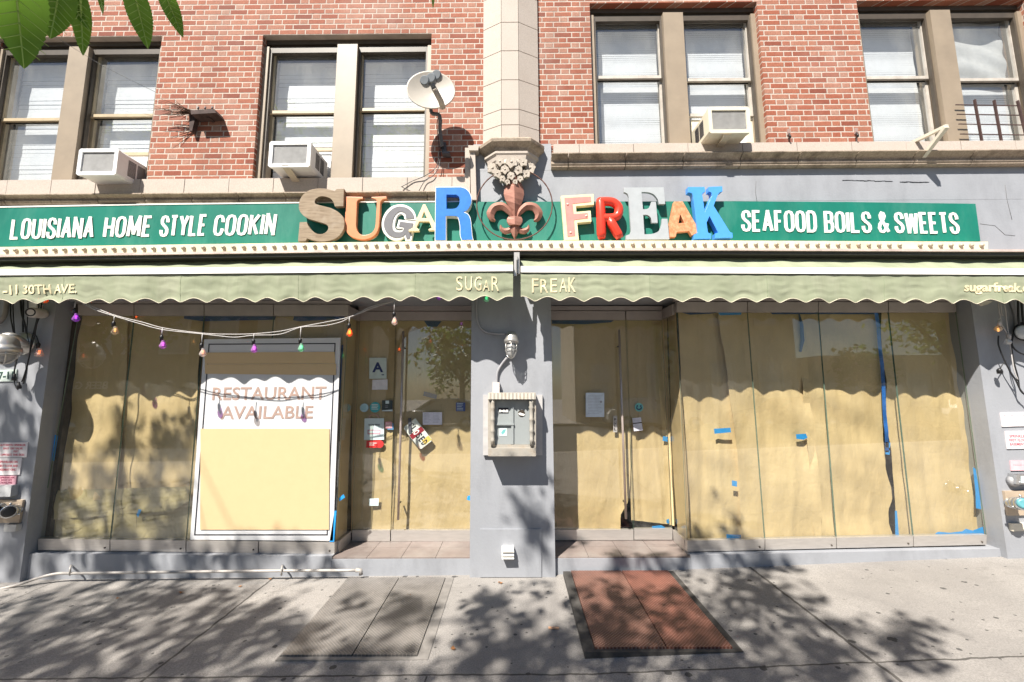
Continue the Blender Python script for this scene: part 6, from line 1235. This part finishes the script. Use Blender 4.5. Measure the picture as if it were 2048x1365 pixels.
block('pale rendered house across the street, left of the central pier', -13.3, -7.5, 7.2, CRM, BEI, [(x, z, 1.0, 1.6) for x in (-11.8, -9.2) for z in (1.2, 4.4)], frames=METAL)
block('cream house with arched top windows across the street right of centre', 3.2, 14.4, 8.8, BEI, CRM, [(x, z, 1.1, 2.0) for x in (4.6, 7.6, 10.6, 13.0) for z in (1.0, 5.0)], frames=METAL)
block('low pale building at the far right across the street', 15.6, 36, 3.0, CRM, BEI, [(x, 0.9, 1.2, 1.5) for x in (17, 20.5, 24, 27, 30, 33)], frames=METAL)
def round_tree(label, x, y, h, r, n, seed):
    random.seed(seed); T = thing('street_tree', (x, y, -0.02), label, 'tree'); b = MB()
    for i in range(n):
        d = rv().normalized() * random.uniform(.35, 1) * (0.8 + 0.25 * mnoise.noise(rv(3))); c = Vector((x + d.x * r, y + d.y * r, h + d.z * r * .85)); cluster(b, c, 9, .42, .30, .17)
    b.build('crown', LEAF, T); t = MB(); t.tube([(x, y, -.05), (x + .05, y, h * .4), (x, y, h)], [.2, .14, .06], 9)
    for i in range(7): a = i * .9; t.tube([(x, y, h * .5 + i * .1), (x + cos(a) * r * .5, y + sin(a) * r * .5, h + .2 * i - .4)], [.06, .02], 6)
    t.build('trunk', BARK, T)
for a in (('tall street tree across the road, left of the others', -17.5, -13.2, 5.2, 2.6, 150, 1), ('broad street tree across the road opposite the left door', -2.6, -15.0, 3.6, 2.9, 210, 2), ('street tree across the road opposite the right display', 20.0, -14.2, 5.2, 3.2, 200, 3), ('bushy low tree across the road before the low building', 16.9, -15.2, 2.7, 1.5, 90, 6), ('big street tree across the road at the far right', 25.5, -13.0, 6.3, 4.0, 230, 4)): round_tree(*a)

def car(label, x, col, flip=1, L=4.5):
    T = thing('parked_car', (x, -14.6, -0.14), label, 'car', 'cars parked across the street'); z0 = -0.14; Y0, Y1 = -15.45, -13.72
    paint = M('car_paint_' + label.split()[0], col, 0.25, 0.1, var=0.02, bump=0); gl = M('car_glass', (0.03, 0.035, 0.04), 0.08, bump=0); rub = M('tyre_rubber', (0.02, 0.02, 0.02), 0.8, bump=0)
    X = lambda q: x + flip * q * L / 4.5
    low = [(-2.2, .32), (2.2, .30), (2.27, .48), (2.2, .72), (1.35, .88), (1.0, .93), (-1.5, .97), (-2.1, .93), (-2.25, .70), (-2.25, .45)]
    if flip < 0: low = low[::-1]
    cab = [(-1.75, .94), (1.05, .92), (.35, 1.40), (-.2, 1.47), (-1.0, 1.44), (-1.45, 1.30)]
    if flip < 0: cab = cab[::-1]
    b = MB(); n = len(low); rings = []
    for y, k in ((Y0, .94), (Y0 + .10, 1), (Y1 - .10, 1), (Y1, .94)):
        st = len(b.v); b.v += [Vector((X(px * k), y, z0 + .6 + (pz - .6) * (k if k == 1 else .9))) for px, pz in low]; rings.append(list(range(st, st + n)))
    for r0, r1 in zip(rings, rings[1:]): b.bridge(r0, r1, False)
    b.face(rings[0][::-1]); b.face(rings[-1]); n = len(cab); rings = []
    for y, k in ((Y0 + .10, 0), (Y0 + .30, 1), (Y1 - .30, 1), (Y1 - .10, 0)):
        st = len(b.v); b.v += [Vector((X(px), y, z0 + (pz if k or i < 2 else pz - .0))) for i, (px, pz) in enumerate(cab)]; 
        if not k: 
            for i in range(n): b.v[st + i].z = z0 + .93 + (b.v[st + i].z - z0 - .93) * .12
        rings.append(list(range(st, st + n)))
    for r0, r1 in zip(rings, rings[1:]): b.bridge(r0, r1, False)
    b.face(rings[0][::-1]); b.face(rings[-1]); b.build('body', paint, T)
    for (xa, xb_, xc, xd) in ((-1.35, -.28, -.30, -1.05), (-.18, .80, .32, -.18)):
        q = [(xa, Y1 - .125, .98), (xb_, Y1 - .125, .98), (xc, Y1 - .275, 1.36), (xd, Y1 - .275, 1.36)]; pts = [Vector((X(px), y + .012, z0 + z)) for px, y, z in q]; w = MB(); w.hexa(pts if flip > 0 else pts[::-1], [p + Vector((0, -.01, 0)) for p in (pts if flip > 0 else pts[::-1])]); w.build('window', gl, T)
    for q in (-1.4, 1.38):
        for yy in (Y0 + .08, Y1 - .16):
            w = MB().lathe((X(q), yy, z0 + .32), (0, 1, 0), [(0, .22), (.02, .32), (.18, .32), (.20, .22)], 22).build('wheel', rub, T); MB().lathe((X(q), yy + .17, z0 + .32), (0, 1, 0), [(0, .20), (.035, .19), (.04, .05), (.045, .02)], 16).build('rim', CHROME, w)
    for yy in (Y0 + .25, Y1 - .25): MB().lathe((X(2.16), yy, z0 + .66), (flip, 0, 0), [(0, .10), (.06, .09), (.08, .03)], 14).build('headlight', JAR, T)
for a in (('white parked car across the street, right of centre', 6.6, (0.75, 0.75, 0.74), 1), ('silver parked car across the street opposite the left door', -3.6, (0.42, 0.43, 0.45), -1), ('black parked car across the street, farthest left', -21.0, (0.02, 0.02, 0.025), 1), ('dark blue parked car across the street, left of the silver one', -11.5, (0.03, 0.05, 0.12), 1), ('red parked car across the street, right of the white one', 12.6, (0.28, 0.03, 0.03), -1), ('grey parked car across the street at the far right', 21.5, (0.22, 0.22, 0.23), 1)): car(*a)
